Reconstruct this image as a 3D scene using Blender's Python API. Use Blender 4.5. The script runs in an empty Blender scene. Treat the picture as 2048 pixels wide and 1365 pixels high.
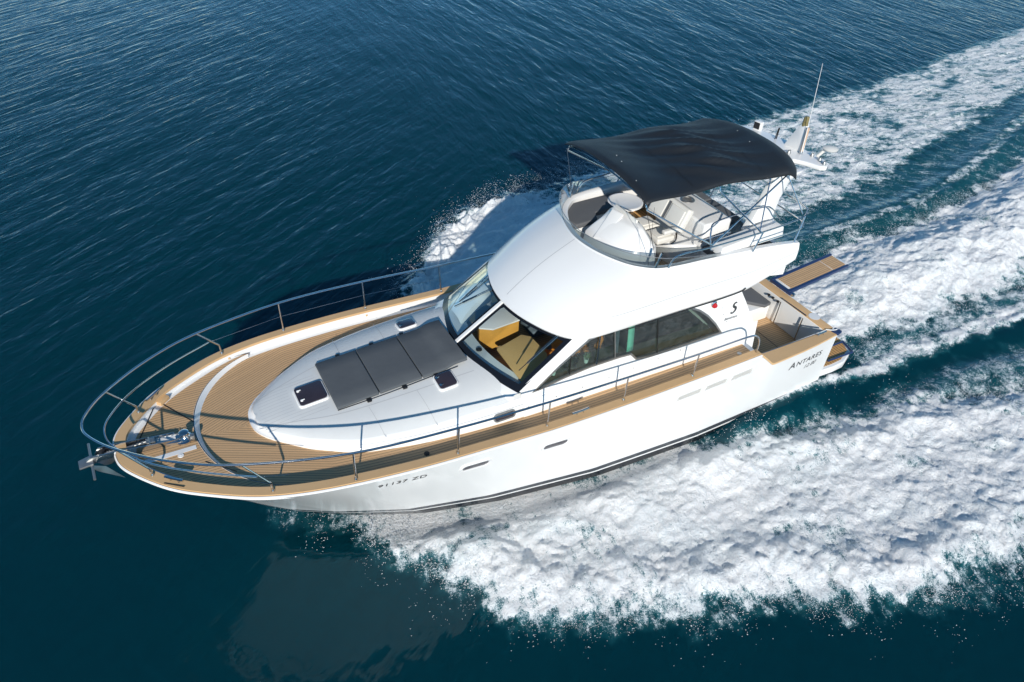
import bpy, bmesh, math, random
import numpy as np
from mathutils import Vector, Matrix

random.seed(7)
rng = np.random.default_rng(11)
scene = bpy.context.scene
COL = scene.collection

# ------------------------------------------------------------------ camera
cam_d = bpy.data.cameras.new('camera')
cam = bpy.data.objects.new('camera', cam_d)
COL.objects.link(cam)
cam_d.sensor_width = 36.0
cam_d.lens = 36.0 * 1489.09 / 2048.0
cam_d.clip_start = 0.1
cam_d.clip_end = 6000
R = ((-0.87828536, -0.30776332, 0.3659188), (0.47813212, -0.56872038, 0.66928828), (0.0021231, 0.76278363, 0.64665031))
cam.matrix_world = Matrix(((R[0][0], R[0][1], R[0][2], 11.2459925), (R[1][0], R[1][1], R[1][2], 8.95691614),
                           (R[2][0], R[2][1], R[2][2], 10.94799439), (0, 0, 0, 1)))
scene.camera = cam

# ------------------------------------------------------------------ sky, sun, exposure
SUN = Vector((0.80, 1.90, 1.04)).normalized()
world = bpy.data.worlds.new("World")
scene.world = world
world.use_nodes = True
wn = world.node_tree
bg = wn.nodes['Background']
sky = wn.nodes.new('ShaderNodeTexSky')
sky.sky_type = 'NISHITA'
sky.sun_disc = False
sky.sun_elevation = math.asin(SUN.z)
sky.sun_rotation = math.atan2(SUN.x, SUN.y)
sky.air_density = 0.6
sky.dust_density = 0.0
sky.ozone_density = 1.6
hsv = wn.nodes.new('ShaderNodeHueSaturation')
hsv.inputs['Saturation'].default_value = 1.22
hsv.inputs['Hue'].default_value = 0.487
wn.links.new(sky.outputs[0], hsv.inputs['Color'])
wn.links.new(hsv.outputs[0], bg.inputs[0])
bg.inputs[1].default_value = 0.13
sl = bpy.data.lights.new('sun', 'SUN')
sl.energy = 4.3
sl.angle = math.radians(0.55)
sl.color = (1.0, 0.945, 0.86)
so = bpy.data.objects.new('sun', sl)
COL.objects.link(so)
so.rotation_euler = SUN.to_track_quat('Z', 'Y').to_euler()
so.location = (0, 0, 30)
scene.view_settings.view_transform = 'Standard'
scene.view_settings.look = 'None'
scene.view_settings.exposure = 0.16
scene.view_settings.gamma = 1.0
scene.render.engine = 'CYCLES'
scene.cycles.max_bounces = 8
scene.cycles.transparent_max_bounces = 12
scene.cycles.caustics_reflective = False
scene.cycles.caustics_refractive = False
scene.cycles.use_denoising = True

# ------------------------------------------------------------------ boat frame (bow-up running trim)
nv = Vector((0.05, 0, 1)).normalized()
ex = Vector((1, 0, -0.05)).normalized()
TR = Matrix(((ex.x, ex.y, ex.z, 0), (0, 1, 0, 0), (nv.x, nv.y, nv.z, -0.1 / math.sqrt(1.0025)), (0, 0, 0, 1)))


# ------------------------------------------------------------------ materials
def mat(name):
    m = bpy.data.materials.new(name)
    m.use_nodes = True
    return m, m.node_tree, m.node_tree.nodes['Principled BSDF']


def N(nt, t, **k):
    n = nt.nodes.new(t)
    for a, v in k.items():
        if a.startswith('i_'):
            n.inputs[a[2:].replace('_', ' ')].default_value = v
        else:
            setattr(n, a, v)
    return n


def ramp(nt, a, b, ca=(0, 0, 0, 1), cb=(1, 1, 1, 1)):
    r = nt.nodes.new('ShaderNodeValToRGB')
    r.color_ramp.elements[0].position = a
    r.color_ramp.elements[1].position = b
    r.color_ramp.elements[0].color = ca
    r.color_ramp.elements[1].color = cb
    return r


def math_n(nt, op, a, b=None, clamp=False):
    n = nt.nodes.new('ShaderNodeMath')
    n.operation = op
    n.use_clamp = clamp
    for i, v in enumerate((a, b)):
        if v is None:
            continue
        if isinstance(v, (int, float)):
            n.inputs[i].default_value = v
        else:
            nt.links.new(v, n.inputs[i])
    return n.outputs[0]


def mixc(nt, fac, a, b, blend='MIX'):
    n = nt.nodes.new('ShaderNodeMix')
    n.data_type = 'RGBA'
    n.blend_type = blend
    for idx, v in ((0, fac), (6, a), (7, b)):
        if isinstance(v, (int, float)):
            n.inputs[idx].default_value = v
        elif isinstance(v, tuple):
            n.inputs[idx].default_value = (*v, 1)[:4]
        else:
            nt.links.new(v, n.inputs[idx])
    return n.outputs[2]


def simple(name, col, rough=0.4, metal=0.0, var=0.05, vscale=3.0, coat=0.0, bump=0.0, bscale=60.0, spec=0.5):
    m, nt, p = mat(name)
    tc = N(nt, 'ShaderNodeTexCoord')
    nz = N(nt, 'ShaderNodeTexNoise', i_Scale=vscale, i_Detail=6.0, i_Roughness=0.6)
    nt.links.new(tc.outputs['Object'], nz.inputs['Vector'])
    d = tuple(c * (1 - var) for c in col)
    l = tuple(min(1, c * (1 + var)) for c in col)
    nt.links.new(mixc(nt, nz.outputs['Fac'], d, l), p.inputs['Base Color'])
    p.inputs['Roughness'].default_value = rough
    p.inputs['Metallic'].default_value = metal
    p.inputs['Coat Weight'].default_value = coat
    p.inputs['Coat Roughness'].default_value = 0.08
    p.inputs['Specular IOR Level'].default_value = spec
    rr = math_n(nt, 'MULTIPLY_ADD', nz.outputs['Fac'], 0.16)
    rr.node.inputs[2].default_value = rough - 0.08
    nt.links.new(rr, p.inputs['Roughness'])
    if bump:
        b2 = N(nt, 'ShaderNodeTexNoise', i_Scale=bscale, i_Detail=4.0)
        nt.links.new(tc.outputs['Object'], b2.inputs['Vector'])
        bb = N(nt, 'ShaderNodeBump', i_Strength=bump, i_Distance=0.01)
        nt.links.new(b2.outputs['Fac'], bb.inputs['Height'])
        nt.links.new(bb.outputs[0], p.inputs['Normal'])
    return m


def salted(m, amt):
    nt = m.node_tree
    out = nt.nodes['Material Output']
    old = out.inputs['Surface'].links[0].from_socket
    tc = N(nt, 'ShaderNodeTexCoord')
    nz = N(nt, 'ShaderNodeTexNoise', i_Scale=5.0, i_Detail=8.0, i_Roughness=.75, i_Distortion=.6)
    nt.links.new(tc.outputs['Object'], nz.inputs['Vector'])
    r = ramp(nt, .38, .72, (0, 0, 0, 1), (1, 1, 1, 1))
    nt.links.new(nz.outputs['Fac'], r.inputs[0])
    df = N(nt, 'ShaderNodeBsdfDiffuse')
    df.inputs[0].default_value = (.42, .50, .52, 1)
    mx = N(nt, 'ShaderNodeMixShader')
    nt.links.new(math_n(nt, 'MULTIPLY_ADD', r.outputs[0], amt), mx.inputs[0])
    mx.inputs[0].links[0].from_node.inputs[2].default_value = amt * .25
    nt.links.new(old, mx.inputs[1])
    nt.links.new(df.outputs[0], mx.inputs[2])
    nt.links.new(mx.outputs[0], out.inputs['Surface'])


WHITE = simple('white_gelcoat', (0.80, 0.80, 0.79), 0.22, var=0.012, vscale=1.3, coat=0.3)
DECKW = simple('white_nonskid', (0.66, 0.67, 0.66), 0.55, var=0.03, vscale=4, bump=0.25, bscale=260)
CREAM = simple('cream_vinyl', (0.70, 0.685, 0.64), 0.5, var=0.03)
GREY = simple('grey_cushion', (0.105, 0.11, 0.118), 0.75, var=0.10, vscale=6, bump=0.3, bscale=30)
MATG = simple('grey_mattress', (0.088, 0.098, 0.108), 0.88, var=0.10, vscale=3, bump=0.6, bscale=6, spec=.25)
TAN = simple('tan_teak_cap', (0.61, 0.395, 0.20), 0.55, var=0.09, vscale=2.5, bump=0.2, bscale=90)
STEEL = simple('stainless_steel', (0.62, 0.62, 0.62), 0.16, metal=1.0, var=0.03)
DULL = simple('galvanised_steel', (0.42, 0.42, 0.41), 0.42, metal=0.9, var=0.12, vscale=20)
BLACK = simple('black_rubber', (0.012, 0.012, 0.013), 0.5, var=0.1)
FRIT = simple('black_glass_border', (0.008, 0.009, 0.012), 0.15, var=0.02)
CANVAS = simple('black_canvas', (0.012, 0.0145, 0.018), 0.55, var=0.18, vscale=2.0, bump=0.3, bscale=240)
NAVY = simple('navy_paint', (0.018, 0.038, 0.11), 0.3, var=0.05)
WOOD = simple('orange_varnished_wood', (0.60, 0.30, 0.06), 0.35, var=0.15, vscale=8, coat=0.4)
BROWN = simple('brown_leather', (0.56, 0.37, 0.15), 0.5, var=0.12, vscale=4)
DASH = simple('pale_grey_dash', (0.60, 0.68, 0.70), 0.5, var=0.03)
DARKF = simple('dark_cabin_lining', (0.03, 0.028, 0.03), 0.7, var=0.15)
ORANGE = simple('orange_cloth', (0.65, 0.2, 0.02), 0.8, var=0.12, vscale=12)
MINT = simple('mint_cloth', (0.24, 0.66, 0.5), 0.8, var=0.05, vscale=12)
POT = simple('white_pot', (0.62, 0.75, 0.68), 0.5, var=0.03)
LEAF = simple('green_leaf', (0.06, 0.19, 0.05), 0.5, var=0.3, vscale=30)
RED = simple('red_lens', (0.45, 0.01, 0.015), 0.15, var=0.05, coat=0.6)
AMBER = simple('amber_lens', (0.24, 0.20, 0.09), 0.2, var=0.05, coat=0.6)
PINKT = simple('pale_wood_tube', (0.55, 0.38, 0.26), 0.5, var=0.05)
INK = simple('dark_grey_lettering', (0.035, 0.04, 0.045), 0.5, var=0.05)
NSG = simple('nonskid_seam', (0.50, 0.51, 0.515), 0.6, var=0.03)
CREASE = simple('seam_grey', (0.42, 0.43, 0.44), 0.6, var=0.05)
BLIND = simple('cream_blind', (0.55, 0.5, 0.33), 0.7, var=0.05)
SLATE = simple('slate_blue_fabric', (0.10, 0.13, 0.16), 0.8, var=0.2, vscale=10)

# hull paint: white topsides, charcoal boot stripe, white line, black bottom
HULLM, nt, p = mat('hull_paint')
tc = N(nt, 'ShaderNodeTexCoord')
sx = N(nt, 'ShaderNodeSeparateXYZ')
nt.links.new(tc.outputs['Object'], sx.inputs[0])
zz = math_n(nt, 'MULTIPLY_ADD', sx.outputs['X'], -0.006)
nt.links.new(sx.outputs['Z'], zz.node.inputs[2])
def step(v):
    return math_n(nt, 'GREATER_THAN', zz, v)
cc = mixc(nt, step(0.035), (0.012, 0.013, 0.016), (0.78, 0.78, 0.77))
cc = mixc(nt, step(0.075), cc, (0.055, 0.06, 0.068))
cc = mixc(nt, step(0.19), cc, (0.80, 0.80, 0.79))
nt.links.new(cc, p.inputs['Base Color'])
p.inputs['Roughness'].default_value = 0.16
p.inputs['Coat Weight'].default_value = 0.4
p.inputs['Coat Roughness'].default_value = 0.06
nz = N(nt, 'ShaderNodeTexNoise', i_Scale=0.9, i_Detail=2.0)
nt.links.new(tc.outputs['Object'], nz.inputs['Vector'])
bb = N(nt, 'ShaderNodeBump', i_Strength=0.06, i_Distance=0.06)
nt.links.new(nz.outputs['Fac'], bb.inputs['Height'])
nt.links.new(bb.outputs[0], p.inputs['Normal'])


def teak(name, col, pitch=0.052, gap=0.12):
    m, nt, p = mat(name)
    uv = N(nt, 'ShaderNodeUVMap')
    sp = N(nt, 'ShaderNodeSeparateXYZ')
    nt.links.new(uv.outputs[0], sp.inputs[0])
    v = math_n(nt, 'DIVIDE', sp.outputs['Y'], pitch)
    fr = math_n(nt, 'FRACT', v)
    line = math_n(nt, 'LESS_THAN', fr, gap)
    fl = math_n(nt, 'FLOOR', v)
    wnz = N(nt, 'ShaderNodeTexWhiteNoise', noise_dimensions='1D')
    nt.links.new(fl, wnz.inputs['W'])
    cx = N(nt, 'ShaderNodeCombineXYZ')
    nt.links.new(math_n(nt, 'MULTIPLY', sp.outputs['X'], 1.5), cx.inputs[0])
    nt.links.new(math_n(nt, 'MULTIPLY', sp.outputs['Y'], 40.0), cx.inputs[1])
    nt.links.new(wnz.outputs['Value'], cx.inputs[2])
    g = N(nt, 'ShaderNodeTexNoise', i_Scale=2.0, i_Detail=6.0, i_Roughness=0.65)
    nt.links.new(cx.outputs[0], g.inputs['Vector'])
    big = N(nt, 'ShaderNodeTexNoise', i_Scale=1.3, i_Detail=3.0)
    nt.links.new(uv.outputs[0], big.inputs['Vector'])
    a = mixc(nt, g.outputs['Fac'], tuple(c * 0.78 for c in col), tuple(c * 1.18 for c in col))
    a = mixc(nt, math_n(nt, 'MULTIPLY', wnz.outputs['Value'], 0.42), a, tuple(c * 0.75 for c in col))
    a = mixc(nt, math_n(nt, 'MULTIPLY', big.outputs['Fac'], 0.2), a, (0.46, 0.38, 0.27))
    a = mixc(nt, line, a, (0.025, 0.022, 0.02))
    nt.links.new(a, p.inputs['Base Color'])
    p.inputs['Roughness'].default_value = 0.62
    b = N(nt, 'ShaderNodeBump', i_Strength=0.35, i_Distance=0.004)
    nt.links.new(math_n(nt, 'SUBTRACT', 1.0, line), b.inputs['Height'])
    nt.links.new(b.outputs[0], p.inputs['Normal'])
    return m


TEAK = teak('teak_planks', (0.63, 0.39, 0.195))
TEAKO = teak('golden_teak_planks', (0.58, 0.31, 0.10), 0.075, 0.16)


def thin_glass(name, tint, refl=0.9, rough=0.0):
    m, nt, p = mat(name)
    nt.nodes.remove(p)
    out = nt.nodes['Material Output']
    tr = N(nt, 'ShaderNodeBsdfTransparent')
    tr.inputs[0].default_value = (*tint, 1)
    gl = N(nt, 'ShaderNodeBsdfGlossy')
    gl.inputs['Roughness'].default_value = rough
    fr = N(nt, 'ShaderNodeFresnel', i_IOR=1.5)
    mx = N(nt, 'ShaderNodeMixShader')
    nt.links.new(math_n(nt, 'MULTIPLY', fr.outputs[0], refl), mx.inputs[0])
    nt.links.new(tr.outputs[0], mx.inputs[1])
    nt.links.new(gl.outputs[0], mx.inputs[2])
    nt.links.new(mx.outputs[0], out.inputs['Surface'])
    return m


GLASS = thin_glass('clear_windshield_glass', (0.92, 0.97, 0.96), 0.32)
SGLASS = thin_glass('tinted_side_glass', (0.58, 0.72, 0.68), 1.1)
salted(SGLASS, .07)
PLEX = thin_glass('tinted_acrylic', (0.84, 0.90, 0.88), 0.7)
SMOKE = simple('smoked_acrylic', (0.036, 0.028, 0.036), 0.06, var=0.3, vscale=5, coat=0.8)


# ------------------------------------------------------------------ mesh helpers
class B:
    def __init__(s):
        s.v, s.f = [], []

    def add(s, vs, fs):
        o = len(s.v)
        s.v += [tuple(float(c) for c in v) for v in vs]
        s.f += [tuple(i + o for i in f) for f in fs]
        return s

    def grid(s, rows, closed=False, cap=False):
        n, m = len(rows), len(rows[0])
        vs = [q for r in rows for q in r]
        fs = []
        for i in range(n - 1):
            for j in range(m if closed else m - 1):
                k = (j + 1) % m
                fs.append((i * m + j, i * m + k, (i + 1) * m + k, (i + 1) * m + j))
        if cap:
            fs.append(tuple(range(m))[::-1])
            fs.append(tuple((n - 1) * m + j for j in range(m)))
        return s.add(vs, fs)

    def box(s, c, d, rz=0.0, ry=0.0, rx=0.0, taper=1.0):
        M = Matrix.Translation(c) @ Matrix.Rotation(rz, 4, 'Z') @ Matrix.Rotation(ry, 4, 'Y') @ Matrix.Rotation(rx, 4, 'X')
        vs = []
        for z in (-1, 1):
            t = taper if z > 0 else 1.0
            for x, y in ((-1, -1), (1, -1), (1, 1), (-1, 1)):
                vs.append(M @ Vector((x * d[0] / 2 * t, y * d[1] / 2 * t, z * d[2] / 2)))
        return s.add(vs, [(3, 2, 1, 0), (4, 5, 6, 7), (0, 1, 5, 4), (1, 2, 6, 5), (2, 3, 7, 6), (3, 0, 4, 7)])

    def tube(s, pts, r, n=8, smooth=0, closed=False, r2=None):
        P = [Vector(q) for q in pts]
        if smooth:
            P = catmull(P, smooth, closed)
        m = len(P)
        rows = []
        up = None
        for i, q in enumerate(P):
            a = P[(i - 1) % m] if (closed or i > 0) else P[0]
            b = P[(i + 1) % m] if (closed or i < m - 1) else P[-1]
            t = (b - a).normalized()
            if up is None:
                up = t.orthogonal().normalized()
            up = (up - t * up.dot(t)).normalized()
            w = t.cross(up)
            rr = r if r2 is None else r + (r2 - r) * i / (m - 1)
            rows.append([q + (up * math.cos(2 * math.pi * k / n) + w * math.sin(2 * math.pi * k / n)) * rr for k in range(n)])
        if closed:
            rows.append(rows[0])
        return s.grid(rows, closed=True, cap=not closed)

    def lathe(s, c, prof, n=20, axis=(0, 0, 1), cap=True):
        q = Vector((0, 0, 1)).rotation_difference(Vector(axis).normalized())
        rows = [[Vector(c) + q @ Vector((r * math.cos(2 * math.pi * k / n), r * math.sin(2 * math.pi * k / n), z)) for k in range(n)] for r, z in prof]
        return s.grid(rows, closed=True, cap=cap)

    def prism(s, pts, off):
        n = len(pts)
        off = Vector(off)
        vs = [Vector(q) for q in pts] + [Vector(q) + off for q in pts]
        fs = [tuple(range(n))[::-1], tuple(range(n, 2 * n))] + [(i, (i + 1) % n, n + (i + 1) % n, n + i) for i in range(n)]
        return s.add(vs, fs)


def catmull(P, k, closed=False):
    out = []
    n = len(P)
    rngi = range(n if closed else n - 1)
    for i in rngi:
        p0 = P[(i - 1) % n] if (closed or i > 0) else P[0] * 2 - P[1]
        p1, p2 = P[i], P[(i + 1) % n]
        p3 = P[(i + 2) % n] if (closed or i < n - 2) else P[-1] * 2 - P[-2]
        for j in range(k):
            t = j / k
            out.append(0.5 * ((2 * p1) + (p2 - p0) * t + (2 * p0 - 5 * p1 + 4 * p2 - p3) * t * t + (3 * p1 - p0 - 3 * p2 + p3) * t ** 3))
    if not closed:
        out.append(P[-1])
    return out


def build(name, b, m, parent=None, bevel=0.0, seg=2, angle=35, uv=None, recalc=True, smooth=True, label=None, merge=True):
    me = bpy.data.meshes.new(name)
    bm = bmesh.new()
    vs = [bm.verts.new(v) for v in b.v]
    for f in b.f:
        q = []
        for i in f:
            if not q or vs[i] is not q[-1]:
                q.append(vs[i])
        try:
            bm.faces.new(q)
        except ValueError:
            pass
    if merge:
        bmesh.ops.remove_doubles(bm, verts=bm.verts, dist=1e-5)
    if recalc:
        bmesh.ops.recalc_face_normals(bm, faces=bm.faces)
    if bevel:
        es = [e for e in bm.edges if len(e.link_faces) == 2 and e.calc_face_angle(0) > math.radians(40)]
        bmesh.ops.bevel(bm, geom=es, offset=bevel, segments=seg, profile=0.6, affect='EDGES', clamp_overlap=True)
    if uv:
        L = bm.loops.layers.uv.new('UVMap')
        for f in bm.faces:
            for l in f.loops:
                l[L].uv = uv(l.vert.co)
    bm.to_mesh(me)
    bm.free()
    me.materials.append(m)
    if smooth:
        me.polygons.foreach_set('use_smooth', [True] * len(me.polygons))
        me.set_sharp_from_angle(angle=math.radians(angle))
    o = bpy.data.objects.new(name, me)
    COL.objects.link(o)
    if parent is not None:
        o.parent = parent
    if label:
        o['label'] = label
    return o


def tag(o, label=None, cat=None, group=None, kind=None):
    for k, v in (('label', label), ('category', cat), ('group', group), ('kind', kind)):
        if v:
            o[k] = v
    return o


def on_boat(o, loc=(0, 0, 0), rz=0.0):
    o.matrix_world = TR @ Matrix.Translation(loc) @ Matrix.Rotation(rz, 4, 'Z')
    return o


def thing(name, label, cat, loc, rz=0.0, group=None):
    o = bpy.data.objects.new(name, None)
    COL.objects.link(o)
    on_boat(o, loc, rz)
    o.empty_display_size = 0.1
    return tag(o, label, cat, group)


YACHT = bpy.data.objects.new('motor_yacht', None)
COL.objects.link(YACHT)
YACHT.matrix_world = TR
tag(YACHT, 'white flybridge motor yacht with teak decks and black sunshade speeding across the sea', 'motor yacht')


def part(name, b, m, parent=None, **k):
    return build(name, b, m, YACHT if parent is None else parent, **k)


def sstep1(a, b_, x):
    t = min(1, max(0, (x - a) / (b_ - a)))
    return t * t * (3 - 2 * t)


def lerp(a, b, t):
    return a + (b - a) * t


# ------------------------------------------------------------------ hull lines
SHX = [0, 1.0, 2.75, 5, 6.5, 7.8, 9, 10.05, 10.8, 11.4, 12.0, 12.4, 12.75, 12.93, 12.97]
SHY = [1.96, 2.07, 2.14, 2.18, 2.17, 2.13, 2.08, 1.975, 1.84, 1.64, 1.30, 1.00, 0.60, 0.3, 0.0]
half = catmull([Vector((x, y, 0)) for x, y in zip(SHX, SHY)] + [Vector((12.93, -0.3, 0))], 10)[:-10]
half = [v for v in half if v.y >= -1e-6]
half[-1].y = 0
hx = np.array([v.x for v in half])
hy = np.array([v.y for v in half])
hw = lambda x: float(np.interp(x, hx, hy))


def zs(x):
    return float(np.interp(x, [2.5, 5, 6.9, 8.5, 10, 11.1, 12.5, 13], [1.87, 1.93, 1.97, 2.06, 2.14, 2.2, 2.26, 2.29]))


def ztop(x):
    if x >= 2.35:
        return zs(x)
    return float(np.interp(x, [0, 1.95, 2.35], [1.47, 1.5, zs(2.35)]))


zd = lambda x: zs(x) - 0.155
WS = [0, .30, .506, .68, .80, .90, .96, 1.0]
WY = [1.93, 1.99, 1.87, 1.57, 1.22, .72, .34, 0]
yw = lambda s: float(np.interp(s, WS, WY))


def hull_pt(i, t):
    x, y = hx[i], hy[i]
    s = x / 12.97
    xw = s * 10.98
    X = lerp(xw, x, t ** 0.92)
    Y = lerp(yw(s), y, t ** (1.05 + 0.35 * s))
    Z = lerp(-0.10, ztop(x), t)
    return X, Y, Z


NT = 14
rows = []
idx = sorted(set(list(range(len(hx)))))
for i in idx:
    r = []
    for k in range(NT + 1):
        r.append(hull_pt(i, 1 - k / NT))
    X, Y, Z = r[-1]
    s = hx[i] / 12.97
    r.append((X * 0.995, Y * 0.965, -0.17 + 0.05 * s))
    r.append((X * 0.97, Y * 0.5, -0.42 + 0.2 * s ** 3))
    r.append((X * 0.95, 0, -0.78 + 0.5 * s ** 3))
    rows.append(r)
hb = B()
hb.grid(rows)
hb.grid([[(x, -y, z) for x, y, z in r] for r in rows])
tr = rows[0]
hb.grid([[(q[0], q[1], q[2]) for q in tr], [(q[0], -q[1], q[2]) for q in tr]])
HULL = part('hull', hb, HULLM, angle=40)

# lookup for the port topside so that marks and portholes lie on it
SX, SZ, SY = [], [], []
for i in idx:
    for k in range(41):
        X, Y, Z = hull_pt(i, k / 40)
        SX.append(X); SZ.append(Z); SY.append(Y)
SX, SZ, SY = map(np.array, (SX, SZ, SY))


def hull_y(x, z):
    d = (SX - x) ** 2 + (SZ - z) ** 2
    j = np.argsort(d)[:12]
    A = np.c_[SX[j] - x, SZ[j] - z, np.ones(12)]
    return float(np.linalg.lstsq(A, SY[j], rcond=None)[0][2])


def inner(off, n=None):
    out = []
    for i in range(len(half)):
        a = half[max(0, i - 1)]
        b = half[min(len(half) - 1, i + 1)]
        t = (b - a).normalized() if i < len(half) - 1 else Vector((0, -1, 0))
        nn = Vector((t.y, -t.x, 0))
        out.append(half[i] + nn * off)
    return out


def strip_half(off0, off1, zf, x0=2.3):
    a, b = inner(off0), inner(off1)
    return [(p, q) for p, q, h in zip(a, b, half) if h.x >= x0]


# cap rail, both sides round the bow
def both(seq):
    return seq + [tuple(Vector((v[0], -v[1], v[2])) for v in r) if isinstance(r, tuple) else r for r in seq[::-1][1:]]


cap = strip_half(0.022, 0.17, 0, 2.3)
rws = []
for p, q in cap:
    z = zs(p.x) + 0.025
    rws.append((Vector((p.x, p.y, z - 0.022)), Vector((p.x, p.y, z)), Vector((q.x, max(0, q.y), z)), Vector((q.x, max(0, q.y), z - 0.045))))
rws = both(rws)
cb = B()
cb.grid([list(r) for r in rws], closed=True, cap=True)
part('toe_rail_cap', cb, TAN, angle=40)
# white lip below the cap
lip = B()
rr = []
for p, q in strip_half(0.006, 0.006, 0, 0.0):
    z = ztop(p.x) - 0.012
    rr.append((Vector((p.x, p.y, z)),))
rr = both(rr)
lip.tube([r[0] for r in rr], 0.020, 6)
part('rubbing_strake', lip, WHITE)

# bulwark inner face
inn = inner(0.165)
bl = B()
rr = [(Vector((v.x, max(0, v.y), zs(v.x) - 0.01)), Vector((v.x, max(0, v.y), zs(v.x) - 0.25))) for v, h in zip(inn, half) if h.x > 2.3]
rr = both(rr)
bl.grid([list(r) for r in rr])
part('bulwark', bl, WHITE)
ix = np.array([v.x for v in inn])
iy = np.array([max(0, v.y) for v in inn])
iw = lambda x: float(np.interp(x, ix, iy))

# white margin deck, then teak laid on it
md = B()
xsd = [2.2 + 0.15 * k for k in range(int((12.6 - 2.2) / 0.15))] + [12.6, 12.68, 12.72]
md.grid([[(x, iw(x) * t, zd(x) - 0.004) for t in np.linspace(-1, 1, 9)] for x in xsd if x < ix.max()])
part('deck_moulding', md, WHITE)
ARC_R, ARC_X = 1.70, 10.17


def arcx(y):
    return ARC_X + math.sqrt(max(0, ARC_R ** 2 - y * y))


def plank_aft(co):
    x, y = co.x, abs(co.y)
    F = iw(x) if x < 10.2 else iw(10.2) - 0.47 * (x - 10.2)
    return (x, F - y + (10 if co.y > 0 else 0))


tk = B()
ys = np.linspace(-1, 1, 61)
rows = []
for x in np.arange(2.3, 11.95, 0.06):
    w = iw(x) - 0.10
    rows.append([(min(x, arcx(w * t) if abs(w * t) < ARC_R else x), w * t, zd(x)) for t in ys])
tk.grid(rows)
tk.f = [f for f in tk.f if len({(round(tk.v[i][0], 4), round(tk.v[i][1], 4)) for i in f}) > 2]
part('side_deck_teak', tk, TEAK, uv=plank_aft, merge=False)

# raised fore part of the foredeck with its curved edge
zf = lambda x: zs(x) - 0.085
fw = B()
NY = 40
rows = []
for k in range(NY + 1):
    y = lerp(-1.62, 1.62, k / NY)
    x1 = float(np.interp(-abs(y), -iy[ix > 8][np.argsort(-iy[ix > 8])], ix[ix > 8][np.argsort(-iy[ix > 8])]))
    x0 = arcx(y)
    x1 = max(x1, x0)
    rows.append([(lerp(x0, x1, j / 12), y, zf(lerp(x0, x1, j / 12))) for j in range(13)])
fw.grid(rows)
part('foredeck_base', fw, WHITE)
fw2 = B()
rows2 = []
for r in rows:
    x0, y = r[0][0], r[0][1]
    x1 = r[-1][0]
    a = x0 + 0.004
    b = x1 - 0.10 - 0.07 * min(1, max(0, (abs(y) - 0.3)))
    b = max(a, b)
    rows2.append([(lerp(a, b, j / 12), y, zf(lerp(a, b, j / 12)) + 0.004) for j in range(13)])
fw2.grid(rows2)
part('foredeck_teak', fw2, TEAK, uv=lambda c: (c.x, c.y + 5))
st = B()
rs = []
for k in range(61):
    y = lerp(-1.6, 1.6, k / 60)
    x = arcx(y)
    k2 = .045 * max(.15, 1 - (abs(y) / 1.62) ** 4)
    dx_, dy_ = (x - ARC_X) / ARC_R, y / ARC_R
    rs.append([(x - k2 * dx_ - .02, y - k2 * dy_, zd(x) - 0.01), (x - k2 * dx_, y - k2 * dy_, zd(x) + 0.012), (x - .008, y, zf(x) - .004), (x + .006, y, zf(x) + 0.008), (x + 0.02, y, zf(x) + 0.008), (x + 0.02, y, zf(x) - 0.01)])
st.grid(rs)
part('foredeck_step', st, WHITE, angle=50)
sl_ = B()
sl_.grid([[(arcx(y) + d_, y, zf(arcx(y)) + .0095) for y in np.linspace(-1.6, 1.6, 61)] for d_ in (.004, .016)])
part('step_edge_caulking', sl_, BLACK, recalc=False)
# white locker border running aft from the stem, and seam lines
sb = B()
sb.prism([(12.62, .25, zf(12.6) + .006), (12.62, .34, zf(12.6) + .006), (11.92, .31, zf(11.9) + .006), (11.92, .23, zf(11.9) + .006)], (0, 0, 0.004))
part('locker_border', sb, WHITE)
for (xa, ya, xb, yb) in ((11.86, -.28, 12.25, -.93), (11.5, .99, 11.86, .62), (12.62, -.22, 12.33, -.86)):
    sm = B()
    d = Vector((xb - xa, yb - ya, 0)).normalized().cross(Vector((0, 0, 1))) * 0.008
    sm.prism([(xa - d.x, ya - d.y, zf(xa) + .006), (xb - d.x, yb - d.y, zf(xb) + .006), (xb + d.x, yb + d.y, zf(xb) + .006), (xa + d.x, ya + d.y, zf(xa) + .006)], (0, 0, .003))
    part('locker_seam', sm, BLACK)
for sgn in (1, -1):
    s2 = B()
    s2.box((12.20, sgn * 0.93, zf(12.2) + 0.03), (0.19, 0.12, 0.075), rz=-sgn * 0.75)
    part('mooring_step', s2, TAN, bevel=0.008)

# ------------------------------------------------------------------ cabin trunk (coachroof)
TX = [11.10, 11.09, 11.06, 10.98, 10.88, 10.77, 10.5, 10.3, 9.78, 9.25, 8.73, 8.2, 7.74, 7.2, 6.9]
TY = [0.0, 0.12, 0.24, 0.38, 0.50, 0.60, 0.84, 0.98, 1.26, 1.39, 1.475, 1.52, 1.545, 1.555, 1.56]
tcv = catmull([Vector((x, y, 0)) for x, y in zip(TX, TY)], 12)
zc = lambda x: float(np.interp(x, [6.9, 7.57, 8.1, 9, 10.1, 10.6, 11.0, 11.1], [2.45, 2.42, 2.385, 2.325, 2.25, 2.21, 2.155, 2.14]))
ze = lambda x: float(np.interp(x, [6.9, 8.7, 10.3, 11.1], [2.18, 2.145, 2.135, 2.125]))


def tin(w):
    return max(0, w - .13 * min(1, w / .5))


def ztrunk(x, y):
    w = float(np.interp(-x, [-v.x for v in tcv], [v.y for v in tcv]))
    t = min(1, abs(y) / max(tin(w), 1e-3))
    return zc(x) - (zc(x) - ze(x)) * (0.25 * t ** 2 + 0.75 * t ** 5)


def wsx(y):
    return 7.57 - 0.46 * (y / 1.43) ** 2


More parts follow.
